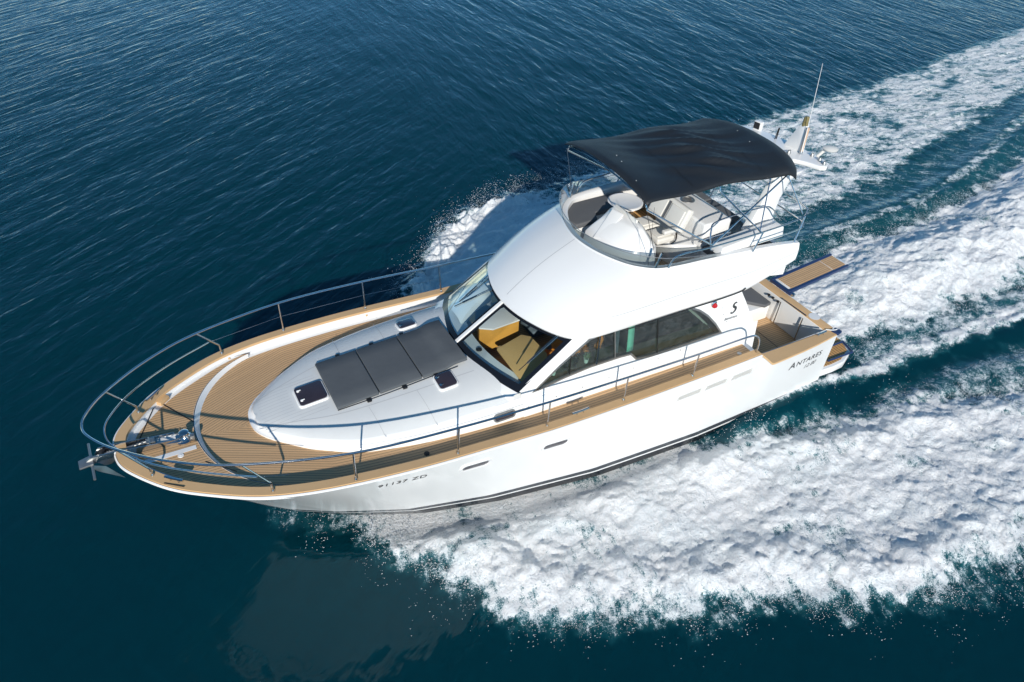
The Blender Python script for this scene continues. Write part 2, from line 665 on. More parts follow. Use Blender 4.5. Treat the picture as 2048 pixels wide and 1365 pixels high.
tkb, tks = B(), B()
rows, rs1 = [], []
for v in tcv:
    w = tin(v.y)
    r = []
    for t in np.linspace(-1, 1, 33):
        tt = math.copysign(1 - (1 - abs(t)) ** 1.5, t)
        y = w * tt
        x = v.x
        zt = zc(x) - (zc(x) - ze(x)) * (0.25 * abs(tt) ** 2 + 0.75 * abs(tt) ** 5)
        r.append((x, y, zt))
    nx2 = .12 * max(0, 1 - v.y / .5)
    r = [(x - nx2, y, z + nx2 * .3) for x, y, z in r]
    rows.append(r)
tkb.grid(rows)


def under_glass(f):
    cx_ = sum(tkb.v[i][0] for i in f) / len(f)
    cy_ = sum(tkb.v[i][1] for i in f) / len(f)
    return abs(cy_) < 1.36 and cx_ < 7.57 - 0.46 * (cy_ / 1.43) ** 2 - .03


tkb.f = [f for f in tkb.f if not under_glass(f)]
part('cabin_trunk_top', tkb, DECKW, angle=60)
for sg in (1, -1):
    rs1 = []
    for v in tcv:
        w = v.y
        a_, h_ = tin(w), ze(v.x) - zd(v.x)
        nx2 = .12 * max(0, 1 - w / .5)
        rs1.append([(v.x - nx2, sg * a_, ze(v.x) + nx2 * .3), (v.x - nx2 * .8, sg * lerp(a_, w, .25), ze(v.x) - .012), (v.x - nx2 * .3, sg * lerp(a_, w, .78), zd(v.x) + h_ * .35), (v.x, sg * w, zd(v.x) + .03), (v.x, sg * w, zd(v.x) - 0.01)])
    if sg == 1:
        full = rs1
    else:
        full = rs1[::-1] + full
tks.grid(full)
part('cabin_trunk_side', tks, WHITE, angle=50)
# panel seams on the trunk top
sm = B()


def seam(pts, w=0.006, lift=0.003, fz=ztrunk):
    P = catmull([Vector((x, y, 0)) for x, y in pts], 8)
    L_, R_ = [], []
    for i, q in enumerate(P):
        t = (P[min(i + 1, len(P) - 1)] - P[max(i - 1, 0)]).normalized()
        n_ = Vector((-t.y, t.x, 0)) * w
        a, b = q + n_, q - n_
        L_.append((a.x, a.y, fz(a.x, a.y) + lift))
        R_.append((b.x, b.y, fz(b.x, b.y) + lift))
    sm.grid([L_, R_])


for sg in (1, -1):
    seam([(11.02, sg * .28), (10.4, sg * .47), (9.85, sg * .62), (9.0, sg * .7), (7.6, sg * .75)])
    seam([(9.4, sg * .7), (9.35, sg * 1.3)], .004)
    seam([(8.6, sg * .72), (8.55, sg * 1.42)], .004)
part('trunk_seam', sm, NSG, recalc=False)
for k in range(14):
    y = -0.55 + k * 0.085
    if abs(y) > .5:
        continue
gr = B()
sm2, sm = sm, gr
for k in range(13):
    y = -0.42 + k * 0.07
    w = .003
    x0 = 10.42 if -.3 < y < .28 else 9.95
    seam([(x0, y), (min(11.0, 11.06 - abs(y) * .35), y)], w, .0025)
part('nonskid_groove', gr, NSG, recalc=False)
# grooves along the trunk side slope
for sg in (1, -1):
    for q_ in (.42, .68):
        gr = B()
        A1, A2 = [], []
        for v in tcv:
            if v.y < 1.27 or v.x < 7.0:
                continue
            for arr, dq in ((A1, 0), (A2, .045)):
                a_, h_ = tin(v.y), ze(v.x) - zd(v.x)
                t_ = q_ + dq
                yy = lerp(lerp(a_, v.y, .25), lerp(a_, v.y, .78), (t_ - .05) / .75)
                zz2 = lerp(ze(v.x) - .012, zd(v.x) + h_ * .35, (t_ - .05) / .75)
                arr.append((v.x, sg * (yy + .003), zz2 + .002))
        gr.grid([A1, A2])
        part('trunk_side_groove', gr, CREASE, recalc=False)


for sg in (1, -1):
    PL_ = B()
    def pl(dx_, dz_, l):
        o_ = []
        for k in range(24):
            a = 2 * math.pi * k / 24
            x = 7.42 + (.13 if math.cos(a) > 0 else -.13) + dx_ * math.cos(a)
            z = 1.965 + dz_ * math.sin(a)
            w_ = float(np.interp(-x, [-v.x for v in tcv], [v.y for v in tcv]))
            a_, h_ = tin(w_), ze(x) - zd(x)
            yy = float(np.interp(z, [zd(x), zd(x) + .03, zd(x) + h_ * .35, ze(x) - .012], [w_, w_, lerp(a_, w_, .78), lerp(a_, w_, .25)]))
            o_.append((x, sg * (yy + l), z + l * .4))
        return o_
    PL_.grid([pl(.075, .075, .002), pl(.07, .07, .016), pl(.05, .045, .016), pl(.048, .043, .004)], closed=True)
    PP = part('trunk_portlight', PL_, DULL, angle=50)
    PL_ = B()
    PL_.add(pl(.05, .045, .008), [tuple(range(24))])
    part('portlight_glass', PL_, SMOKE, PP, recalc=False)


# hatches
def hatch(cx, cy, lx, ly, rz, label):
    z = ztrunk(cx, cy)
    gx = (ztrunk(cx + .1, cy) - ztrunk(cx - .1, cy)) / .2
    gy = (ztrunk(cx, cy + .1) - ztrunk(cx, cy - .1)) / .2
    hb_ = B()
    M = Matrix.Translation((cx, cy, z)) @ Matrix.Rotation(rz, 4, 'Z') @ Matrix.Rotation(-math.atan(gx), 4, 'Y') @ Matrix.Rotation(math.atan(gy), 4, 'X')

    def rr_(lx, ly, r, z, n=5):
        o = []
        for k, (sx_, sy_) in enumerate(((1, 1), (-1, 1), (-1, -1), (1, -1))):
            for j in range(n + 1):
                a = math.pi / 2 * (k + j / n)
                o.append(M @ Vector((sx_ * (lx / 2 - r) + r * math.cos(a), sy_ * (ly / 2 - r) + r * math.sin(a), z)))
        return o
    hb_.grid([rr_(lx + .02, ly + .02, .065, -.02), rr_(lx + .02, ly + .02, .065, .016), rr_(lx, ly, .055, .028), rr_(lx - .02, ly - .02, .05, .028)], closed=True, cap=True)
    H = part('deck_hatch', hb_, WHITE, angle=50, label=label)
    g = B()
    g.grid([rr_(lx - .03, ly - .03, .05, .028), rr_(lx - .03, ly - .03, .05, .04), rr_(lx - .06, ly - .06, .045, .044)], closed=True, cap=True)
    part('hatch_pane', g, SMOKE, H, angle=30)
    for (a, b_) in ((lx * .36, ly * .25), (lx * .36, -ly * .25)):
        h2 = B()
        h2.lathe(M @ Vector((a, b_, .042)), [(.024, 0), (.024, .012), (.012, .02)], 12, M.to_3x3() @ Vector((0, 0, 1)))
        h2.tube([M @ Vector((a, b_, .058)), M @ Vector((a - .045, b_, .058))], .008, 6)
        part('hatch_handle', h2, STEEL if lx < .45 else WHITE, H)


hatch(10.11, 0.0, 0.47, 0.46, 0.0, 'large smoked hatch at the front of the cabin top')
hatch(8.11, 0.75, 0.33, 0.34, 0.0, 'small smoked hatch on the near side of the grey mattress')
hatch(8.11, -0.93, 0.33, 0.28, 0.0, 'small smoked hatch on the far side of the grey mattress')

# ------------------------------------------------------------------ deckhouse walls, side windows
nar = lambda x: float(np.interp(x, [5, 6, 7.1], [0, .02, .08]))


def wy(x, z):
    n_ = nar(x) * min(1, max(0, (z - 2.0) / 0.15))
    return 1.57 - n_ - .10 * (z - 1.8)


WIN = [(6.855, 2.224), (6.746, 2.239), (6.3, 2.33), (5.806, 2.392), (5.203, 2.40), (4.974, 2.384), (4.841, 2.234), (4.545, 2.197), (3.756, 2.185), (2.934, 2.185), (3.107, 2.418),
       (3.327, 2.654), (3.529, 2.817), (3.78, 2.955), (4.225, 2.99), (5.117, 2.995), (5.654, 2.985), (5.862, 2.94), (6.387, 2.591)]


def fill_wall(outer, holes, sg):
    bm = bmesh.new()
    es = []
    for loop in [outer] + holes:
        vs = [bm.verts.new((x, 0, z)) for x, z in loop]
        for i in range(len(vs)):
            es.append(bm.edges.new((vs[i], vs[(i + 1) % len(vs)])))
    bmesh.ops.triangle_fill(bm, use_beauty=True, edges=es)
    bb = B()
    bm.verts.index_update()
    vv = [(v.co.x, sg * wy(v.co.x, v.co.z), v.co.z) for v in bm.verts]
    ff = [tuple(v.index for v in f.verts) for f in bm.faces]
    bm.free()
    bb.add(vv, ff)
    return bb


outer = []
ZSPL = 2.15
for x in np.arange(2.3, 7.0, .25):
    outer.append((x, ZSPL))
outer += [(7.08, ZSPL), (7.10, 2.29), (6.76, 2.53), (6.42, 2.77), (6.09, 3.0), (6.05, 3.06)]
for x in np.arange(5.8, 2.9, -.25):
    outer.append((x, 3.06))
outer += [(2.68, 3.10), (2.43, 2.70), (2.27, 2.42)]
outer[0] = (2.11, ZSPL)
for sg in (1, -1):
    w_ = fill_wall(outer, [WIN], sg)
    lo = B()
    rws = []
    for x in [2.0, 2.05, 2.11, 2.3] + list(np.arange(2.5, 7.0, .25)) + [7.08]:
        z0 = (zd(x) - .01) if x > 2.25 else .84
        x0 = x
        rws.append([(x0 if zz_ > 1.9 or x > 2.3 else x0 - .1 * 0, sg * wy(x, zz_), zz_) for zz_ in (z0, lerp(z0, 1.95, .5), 1.98, 2.03, 2.08, 2.12, ZSPL)])
    lo.grid(rws)
    # pillar return to the windscreen
    pr_ = [(7.10, sg * wy(7.10, 2.29), 2.29), (6.76, sg * wy(6.76, 2.53), 2.53), (6.42, sg * wy(6.42, 2.77), 2.77), (6.09, sg * wy(6.09, 3.0), 3.0), (6.05, sg * wy(6.05, 3.06), 3.06)]
    pq_ = [(7.13, sg * 1.41, 2.295), (6.79, sg * 1.395, 2.54), (6.45, sg * 1.38, 2.775), (6.13, sg * 1.36, 3.005), (6.08, sg * 1.36, 3.06)]
    lo.grid([pr_, pq_])
    WALL = part('deckhouse_side', w_, WHITE, smooth=False)
    part('deckhouse_skirt', lo, WHITE, angle=40)
    # window frame: aluminium ribbon standing 8 mm proud of the wall
    fr = B()
    n = len(WIN)
    cxm = sum(q[0] for q in WIN) / n
    czm = sum(q[1] for q in WIN) / n
    P3 = []
    for i in range(n):
        a, b_, c_ = Vector((*WIN[i - 1], 0)), Vector((*WIN[i], 0)), Vector((*WIN[(i + 1) % n], 0))
        t1, t2 = (b_ - a).normalized(), (c_ - b_).normalized()
        nn = Vector((t1.y, -t1.x, 0)) + Vector((t2.y, -t2.x, 0))
        nn.normalize()
        k_ = 1 / max(.5, math.sqrt((1 + t1.dot(t2)) / 2))
        P3.append((b_, nn * k_))
    area = sum(WIN[i - 1][0] * WIN[i][1] - WIN[i][0] * WIN[i - 1][1] for i in range(n))
    sgn = 1 if area > 0 else -1

    def off(d, lift):
        o_ = []
        for b_, nn in P3:
            q = b_ + nn * d * sgn
            o_.append((q.x, sg * (wy(q.x, q.y) + lift), q.y))
        return o_
    fr.grid([off(.022, -.005), off(.022, .008), off(-.014, .010), off(-.014, -.03)], closed=True)
    FR = part('side_window', fr, DULL, angle=50)
    gl = fill_wall(WIN, [], sg)
    gl.v = [(x, y - sg * .012, z) for x, y, z in gl.v]
    # open gap between the two uprights: leave the glass out there
    part('side_window_glass', gl, SGLASS, FR, recalc=False, smooth=False)
    for (xa, za, xb, zb, r_, m_) in ((5.65, 2.985, 5.685, 2.40, .018, STEEL), (5.36, 2.99, 5.306, 2.41, .012, DULL), (6.19, 2.73, 6.20, 2.36, .010, BLACK), (4.467, 2.985, 4.394, 2.21, .008, BLACK)):
        mu = B()
        mu.tube([(xa, sg * (wy(xa, za) + .004), za), (xb, sg * (wy(xb, zb) + .004), zb)], r_, 6)
        part('window_divider', mu, m_, FR)
    # groove line and fixings below the windows
    gl2 = B()
    for x0, x1 in ((2.5, 6.95),):
        P_ = [(x, sg * (wy(x, 2.10) + .0025), 2.10 + .0 * x) for x in np.arange(x0, x1, .2)]
        Q_ = [(x, sg * (wy(x, 2.107) + .0025), 2.107) for x in np.arange(x0, x1, .2)]
        gl2.grid([P_, Q_])
    part('side_groove', gl2, CREASE, recalc=False)
    for x, z in ((6.99, 2.0), (6.46, 2.01), (5.94, 2.02), (5.4, 2.035), (4.88, 2.05), (4.35, 2.07), (3.85, 2.085), (3.0, 2.72), (2.93, 2.56), (2.82, 2.38)):
        f_ = B()
        f_.lathe((x, sg * (wy(x, z) - .002), z), [(.013, 0), (.009, .006), (.003, .008)], 8, (0, sg, .17))
        part('fixing', f_, DULL)

# aft bulkhead with a dark doorway
bk = B()
bk.box((2.74, 0, 2.0), (.05, 2.84, 2.05))
part('bulkhead', bk, WHITE, bevel=.01)
dr = B()
dr.box((2.685, .1, 1.9), (.02, 1.7, 1.75))
part('saloon_door', dr, SMOKE, bevel=.005)


# ------------------------------------------------------------------ windscreen
def wspt(v, t):
    b_ = Vector((7.57 - .46 * v * v, 1.43 * v, 2.43 - .135 * v * v))
    a_ = Vector((6.64 - .54 * v * v, 1.36 * v, 3.045 - .035 * v * v))
    return b_.lerp(a_, t)


def ws_patch(v0, v1, t0, t1, lift, nv_=14, nt_=4):
    return [[tuple(wspt(lerp(v0, v1, i / nv_), lerp(t0, t1, j / nt_)) + Vector((.6, 0, .8)) * lift) for i in range(nv_ + 1)] for j in range(nt_ + 1)]


for sg in (1, -1):
    a, c_ = (.022, 1.0)
    g = B()
    g.grid(ws_patch(sg * a, sg * c_, -.02, 1.03, 0))
    G = part('windscreen_pane', g, GLASS, recalc=False)
    f_ = B()
    w = .075
    f_.grid(ws_patch(sg * a, sg * c_, -.03, .085, .004))
    f_.grid(ws_patch(sg * a, sg * (a + .045), .085, 1.03, .004, 3))
    f_.grid(ws_patch(sg * (c_ - .055), sg * c_, .085, 1.03, .004, 3))
    f_.grid(ws_patch(sg * (a + .045), sg * (c_ - .055), .90, 1.03, .004))
    part('black_border', f_, FRIT, G, recalc=False)
mu = B()
rws = []
for t in np.linspace(-.04, 1.04, 8):
    q = wspt(0, t)
    rws.append([q + Vector((.0, -.035, -.005)), q + Vector((.02, -.028, .022)), q + Vector((.02, .028, .022)), q + Vector((.0, .035, -.005))])
mu.grid(rws)
part('windscreen_mullion', mu, WHITE)
fl = B()
fl.grid([[tuple(wspt(v, -.03) + Vector((.0, 0, .0))) for v in np.linspace(-1, 1, 31)],
         [tuple(wspt(v, -.06) + Vector((.05, 0, .0))) for v in np.linspace(-1, 1, 31)],
         [(wsx(1.43 * v) + .16, 1.5 * v, ztrunk(wsx(1.43 * v) + .16, 1.5 * v) + .003) for v in np.linspace(-1, 1, 31)]])
part('windscreen_flashing', fl, WHITE)


def wiper(v0, t0, v1, t1):
    b_ = B()
    p0 = wspt(v0, t0) + Vector((.6, 0, .8)) * .03
    p1 = wspt(v1, t1) + Vector((.6, 0, .8)) * .025
    b_.tube([p0, p1], .008, 6)
    b_.tube([p0 + Vector((0, .03, 0)), p1 + Vector((0, .03, 0))], .006, 6)
    b_.lathe(p0, [(.028, -.02), (.028, .02), (.015, .03)], 10, (.6, 0, .8))
    W = part('windscreen_wiper', b_, STEEL)
    c2 = B()
    d_ = (p1 - p0) * .5
    c2.tube([p1 - d_ * .9 + Vector((0, 0, -.015)), p1 + d_ * .5 + Vector((0, 0, -.015))], .009, 6)
    part('wiper_blade', c2, BLACK, W)


wiper(-.30, .98, -.52, .38)
wiper(-.62, .96, -.60, .45)
wiper(.86, .97, .845, .40)

# ------------------------------------------------------------------ flybridge moulding
BR = [(6.72, 0, 3.06), (6.69, .35, 3.06), (6.60, .7, 3.06), (6.43, 1.07, 3.05), (6.2, 1.34, 3.03), (5.9, 1.48, 3.02), (5.3, 1.52, 3.035), (4.3, 1.55, 3.055), (3.4, 1.58, 3.07), (2.75, 1.62, 3.12), (2.3, 1.68, 3.32), (1.85, 1.78, 3.62)]
TP = [(5.34, 0, 3.92), (5.30, .32, 3.915), (5.2, .64, 3.91), (5.02, .98, 3.9), (4.83, 1.2, 3.9), (4.58, 1.36, 3.9), (4.2, 1.43, 3.9), (3.7, 1.47, 3.9), (3.1, 1.54, 3.905), (2.6, 1.61, 3.915), (2.2, 1.69, 3.93), (1.86, 1.77, 3.93)]


def ring(K, sub=5):
    P = [Vector(q) for q in K]
    full_ = [Vector((q.x, -q.y, q.z)) for q in P[::-1][:-1]] + P
    return catmull(full_, sub)


RB, RT = ring(BR), ring(TP)
m_ = len(RB)
rows = []
nrm = []
for i in range(m_):
    t = (RB[min(i + 1, m_ - 1)] - RB[max(i - 1, 0)])
    n_ = Vector((-t.y, t.x, 0)).normalized() * -1
    if n_.dot(Vector((RB[i].x - 4, RB[i].y * 3, 0))) < 0:
        n_ = -n_
    nrm.append(n_)
SK = 12
for k in range(SK + 1):
    t = k / SK
    rows.append([tuple(RB[i].lerp(RT[i], t) + (nrm[i] * .5 + Vector((0, 0, .5))) * .10 * math.sin(math.pi * t) * (1 if RB[i].x > 5.6 else .35 + .65 * max(0, (RB[i].x - 3) / 2.6))) for i in range(m_)])
low1 = [tuple(RB[i] - nrm[i] * .02 + Vector((0, 0, -.035))) for i in range(m_)]
low2 = [tuple(RB[i] - nrm[i] * .14 + Vector((0, 0, -.03))) for i in range(m_)]
fb = B()
fb.grid([low2, low1] + rows)
FLY = part('flybridge_moulding', fb, WHITE, angle=50)
cm = B()
in1 = [tuple(RT[i] - nrm[i] * .015 + Vector((0, 0, .02))) for i in range(m_)]
in2 = [tuple(RT[i] - nrm[i] * .10 + Vector((0, 0, .02))) for i in range(m_)]
in3 = [tuple(RT[i] - nrm[i] * .13) for i in range(m_)]
in4 = [tuple(Vector((RT[i].x, RT[i].y, 3.2)) - nrm[i] * .16) for i in range(m_)]
cm.grid([[tuple(v) for v in RT], in1, in2, in3, in4])
part('flybridge_coaming', cm, WHITE, angle=50)
# ceiling / underside and floor
ce = B()
ce.grid([[(RB[i].x - .0, RB[i].y * t * .97, 3.045) for t in (1, .0)] for i in range(m_ // 2 + 1) if RB[i].x > 2.68])
ce.grid([[(RB[i].x - .0, RB[i].y * t * .97, 3.045) for t in (1, .0)] for i in range(m_ // 2, m_) if RB[i].x > 2.68])
part('cabin_ceiling', ce, CREAM)
ff = B()
half_t = RT[m_ // 2:]
ff.grid([[(q.x - .1, q.y * t * .93, 3.2) for t in np.linspace(-1, 1, 5)] for q in half_t if q.x > 2.5])
part('flybridge_floor', ff, TEAKO, uv=lambda c: (c.y, c.x * 1.0))
ab = B()
ab.grid([[(x, y, z) for y in np.linspace(-w_, w_, 5)] for x, z, w_ in ((2.45, 3.15, 1.5), (2.2, 3.34, 1.6), (1.95, 3.56, 1.66), (1.88, 3.62, 1.68), (1.88, 3.72, 1.68), (1.96, 3.72, 1.6))])
ab.grid([[(x, y, z) for y in (-w_, w_)] for x, z, w_ in ((2.45, 3.13, 1.5), (5.2, 3.13, 1.2))])
part('flybridge_end_panel', ab, WHITE)
# seams on the moulding
sm = B()
c_i = m_ // 2
S1, S2 = [], []
for r in rows[1:]:
    q = Vector(r[c_i])
    S1.append((q.x, q.y - .006, q.z + .002))
    S2.append((q.x, q.y + .006, q.z + .002))
sm.grid([S1, S2])
part('brow_seam', sm, CREASE, recalc=False)
for sg in (1, -1):
    sm = B()
    i0 = next(i for i in range(m_ // 2, m_) if RB[i].x < 5.95)
    A1, A2 = [], []
    for i in range(i0, m_):
        t = lerp(.30, .50, (5.95 - RB[i].x) / 4.1)
        kk = t * SK
        k0 = int(kk)
        q = Vector(rows[k0][i]).lerp(Vector(rows[k0 + 1][i]), kk - k0)
        A1.append((q.x, sg * (q.y + .003), q.z))
        A2.append((q.x, sg * (q.y + .003), q.z + .011))
    sm.grid([A1, A2])
    part('moulding_groove', sm, CREASE, recalc=False)
    dp = B()
    dp.tube([(5.2, sg * 1.53, 3.0), (5.0, sg * 1.58, 3.045), (4.19, sg * 1.59, 3.07), (3.4, sg * 1.62, 3.09), (2.86, sg * 1.64, 3.13), (2.74, sg * 1.65, 3.19)], .012, 6, smooth=3)
    part('drip_rail', dp, BLACK)
    # raised inner coaming block aft
    blk = B()
    pr_ = [(3.35, 3.86), (3.30, 4.02), (2.1, 4.13), (1.95, 4.12), (1.90, 3.9)]
    blk.prism([(x, sg * 1.16, z) for x, z in pr_], (0, sg * .27, 0))
    part('coaming_block', blk, WHITE, bevel=.03, seg=3)

# flybridge windscreen
fg, ft = B(), B()
seg_i = [i for i in range(m_) if RT[i].x > 3.45]
G0 = [RT[i] - nrm[i] * .03 + Vector((0, 0, .015)) for i in seg_i]
G1 = []
for i in seg_i:
    h = .25 if RT[i].x > 4.7 else .25 * max(.5, (RT[i].x - 2.6) / 2.1)
    G1.append(RT[i] + nrm[i] * .045 + Vector((0, 0, .015 + h)))
fg.grid([[tuple(v) for v in G0], [tuple(a_.lerp(b_, .5)) for a_, b_ in zip(G0, G1)], [tuple(v) for v in G1]])
FG = part('flybridge_windscreen', fg, PLEX, recalc=False)
ft.tube([tuple(v) for v in G1], .006, 6)
part('windscreen_trim', ft, DULL, FG)
ft = B()
ft.tube([tuple(v) for v in G0], .006, 6)
part('windscreen_gasket', ft, BLACK, FG)
for sg in (1, -1):
    f_ = B()
    f_.tube([(4.62, sg * 1.30, 3.9), (4.55, sg * 1.33, 4.2)], .022, 8)
    part('windscreen_post', f_, STEEL, FG)

# helm console (white fairing with instrument lip and wheel)
KB = [(4.12, -.50), (4.6, -.50), (5.02, -.30), (5.06, .1), (4.94, .48), (4.72, .80), (4.25, .92), (4.05, .75)]
KT = [(4.28, -.32), (4.42, -.30), (4.52, -.18), (4.52, .08), (4.47, .28), (4.42, .48), (4.34, .52), (4.28, .42)]
kb = B()
rws = []
for t, bl_ in ((0, 0), (.25, .05), (.5, .07), (.75, .05), (.93, .02), (1, 0)):
    z = lerp(3.22 if t == 0 else 3.75, 4.17, t) if t else 3.22
    tt = 0 if t == 0 else t
    rws.append([((lerp(a[0], b_[0], tt) + (bl_ if k in (2, 3, 4) else 0)), lerp(a[1], b_[1], tt) + (bl_ if k in (4, 5, 6) else 0), z if t else 3.22) for k, (a, b_) in enumerate(zip(KB, KT))])
kb.grid(rws, closed=True, cap=True)
CON = part('helm_console', kb, WHITE, bevel=.05, seg=3, angle=60)
rb = B()
rb.prism([(4.98, .02, 3.84), (4.50, -.17, 4.19), (4.44, .10, 4.20), (4.90, .20, 3.86)], (0, 0, .04))
part('console_ridge', rb, WHITE, CON, bevel=.018, seg=3)
ip = B()
ip.box((4.33, .02, 4.17), (.05, .62, .10), ry=-.3)
part('instrument_panel', ip, CREAM, CON, bevel=.01)
for y in (-.18, .0, .17):
    g_ = B()
    g_.lathe((4.30, y, 4.18), [(.045, 0), (.045, .012), (.035, .014)], 14, (-1, 0, .5))
    part('gauge', g_, BLACK, CON)
wh = B()
ax = Vector((-.85, 0, .53)).normalized()
q = Vector((0, 0, 1)).rotation_difference(ax)
cc_ = Vector((4.16, .10, 4.0))
wh.tube([cc_ + q @ Vector((.21 * math.cos(a), .21 * math.sin(a), 0)) for a in np.linspace(0, 2 * math.pi, 28)[:-1]], .016, 8, closed=True)
WH = part('steering_wheel', wh, BLACK)
for k in range(3):
    a = 2 * math.pi * k / 3 + .5
    sp_ = B()
    sp_.tube([cc_, cc_ + q @ Vector((.2 * math.cos(a), .2 * math.sin(a), 0))], .009, 6)
    part('spoke', sp_, STEEL, WH)
hb2 = B()
hb2.lathe(cc_ - ax * .06, [(.03, 0), (.04, .05), (.02, .075)], 12, ax)
part('wheel_hub', hb2, STEEL, WH)

# helm seats, pod and backrest
pod = B()
pod.prism([(3.15, .72, 3.2), (3.55, .50, 3.2), (3.68, .1, 3.2), (3.55, -.35, 3.2), (2.75, -.55, 3.2), (2.72, .72, 3.2)], (0, 0, .42))
part('seat_pod', pod, WHITE, bevel=.08, seg=4, angle=60)
for cy, lab in ((-.24, None), (.20, None)):
    s_ = B()
    s_.box((3.62, cy, 3.67), (.40, .38, .12))
    S_ = part('helm_seat', s_, CREAM, bevel=.045, seg=4, angle=60)
    s_ = B()
    s_.box((3.64, cy, 3.745), (.30, .27, .03))
    part('seat_cushion', s_, CREAM, S_, bevel=.014, seg=3, angle=60)
bkr = B()
bkr.box((3.33, .02, 4.02), (.15, .92, .46), ry=-.42)
BK = part('helm_backrest', bkr, CREAM, bevel=.05, seg=4, angle=60)
for y in (-.22, .24):
    b_ = B()
    b_.box((3.39, y, 4.04), (.06, .36, .34), ry=-.42)
    part('backrest_pad', b_, CREAM, BK, bevel=.02, seg=3, angle=60)
b_ = B()
b_.box((3.415, .015, 4.05), (.012, .05, .36), ry=-.42)
part('grey_piping', b_, GREY, BK)
for y in (.44,):
    ar = B()
    ar.box((3.62, y, 3.90), (.34, .10, .08))
    AR = part('armrest', ar, CREAM, bevel=.03, seg=3, angle=60)
    ar = B()
    ar.tube([(3.48, y, 3.86), (3.46, y, 3.68), (3.56, y, 3.62)], .018, 8, smooth=4)
    part('armrest_bracket', ar, STEEL, AR)
wb = B()
wb.prism([(2.55, -.62, 3.2), (3.08, -.62, 3.2), (3.18, .3, 3.2), (3.16, .78, 3.2), (2.55, .78, 3.2)], (0, 0, .88))
WB = part('wet_bar', wb, WHITE, bevel=.05, seg=3, angle=60)
b_ = B()
b_.lathe((2.85, -.1, 4.08), [(.14, 0), (.13, .012), (.10, .012), (.09, -.0)], 20)
part('sink', b_, DULL, WB)
b_ = B()
b_.tube([(2.7, -.32, 4.08), (2.7, -.32, 4.22), (2.76, -.28, 4.26), (2.84, -.2, 4.2)], .013, 6, smooth=3)
part('tap', b_, STEEL, WB)
b_ = B()
b_.tube([(2.62, .80, 3.75), (2.6, .86, 3.85), (3.15, .86, 3.84), (3.2, .8, 3.76)], .013, 6, smooth=3)
part('grab_rail', b_, STEEL, WB)

# table
tb = B()
tb.lathe((3.66, -.86, 3.80), [(.02, 0), (.30, .0), (.335, .02), (.335, .045), (.315, .055), (.30, .05), (.02, .05)], 36)
TB = part('flybridge_table', tb, WHITE, angle=50)
b_ = B()
b_.lathe((3.66, -.80, 3.2), [(.14, 0), (.13, .02), (.05, .05), (.045, .62)], 20)
part('table_leg', b_, WHITE, TB)

# grey L sofa forward starboard, sunpad aft
so_ = B()
so_.prism([(4.98, -.52, 3.2), (4.5, -.56, 3.2), (4.42, -.78, 3.2), (3.6, -.80, 3.2), (3.45, -1.26, 3.2), (4.62, -1.24, 3.2), (4.88, -1.02, 3.2), (5.06, -.72, 3.2)], (0, 0, .53))
SOF = part('sofa', so_, WHITE, bevel=.02)
so_ = B()
so_.prism([(4.97, -.50, 3.74), (4.5, -.54, 3.74), (4.40, -.76, 3.74), (3.62, -.78, 3.74), (3.45, -1.24, 3.74), (4.60, -1.22, 3.74), (4.86, -1.0, 3.74), (5.04, -.72, 3.74)], (0, 0, .10))
part('sofa_cushion', so_, GREY, SOF, bevel=.03, seg=3, angle=60)
sp1 = B()
sp1.box((2.22, -.38, 3.42), (.66, 1.62, .44))
SP = part('sunpad', sp1, WHITE, bevel=.02)
for (cx, cy, lx, ly) in ((2.22, -.80, .64, .80), (2.22, .02, .64, .78)):
    b_ = B()
    b_.box((cx, cy, 3.70), (lx, ly, .11))
    part('sunpad_cushion', b_, GREY, SP, bevel=.035, seg=3, angle=60)
b_ = B()
b_.box((2.72, .12, 3.50), (.20, .74, .5))
part('cooler_box', b_, GREY, bevel=.03)
b_ = B()
b_.box((2.55, .98, 3.42), (1.2, .36, .34))
SF = part('side_bench', b_, WHITE, bevel=.02)
b_ = B()
b_.box((2.55, .98, 3.62), (1.2, .38, .09))
part('bench_cushion', b_, GREY, SF, bevel=.03, seg=3, angle=60)

# flybridge rails
for sg in (1, -1):
    r_ = B()
    r_.tube([(4.42, sg * 1.40, 3.92), (4.36, sg * 1.40, 4.05), (4.2, sg * 1.42, 4.13), (3.6, sg * 1.47, 4.15), (2.7, sg * 1.60, 4.27), (1.95, sg * 1.64, 4.36), (1.68, sg * 1.58, 4.40), (1.55, sg * 1.35, 4.42), (1.55, sg * .6, 4.42), (1.55, 0, 4.42)], .0145, 8, smooth=5)
    RA = part('flybridge_rail', r_, STEEL)
    r_ = B()
    r_.tube([(2.72, sg * 1.62, 4.09), (1.95, sg * 1.66, 4.15), (1.70, sg * 1.6, 4.17), (1.6, sg * 1.35, 4.18), (1.58, 0, 4.18)], .011, 8, smooth=5)
    part('inner_rail', r_, STEEL, RA)
    for (x0, y0, z0, x1, y1, z1) in ((2.78, 1.60, 3.92, 2.66, 1.605, 4.275), (1.93, 1.70, 3.93, 1.72, 1.60, 4.39), (1.88, .55, 3.55, 1.55, .55, 4.41)):
        p_ = B()
        p_.tube([(x0, sg * y0, z0), (x1, sg * y1, z1)], .0135, 8)
        part('stanchion', p_, STEEL, RA)
    r_ = B()
    r_.tube([(3.52, sg * 1.36, 4.0), (3.47, sg * 1.22, 4.28), (3.3, sg * 1.16, 4.40), (2.35, sg * 1.15, 4.43), (2.1, sg * 1.18, 4.38), (1.85, sg * 1.22, 4.12)], .0135, 8, smooth=5)
    part('seat_rail', r_, STEEL)

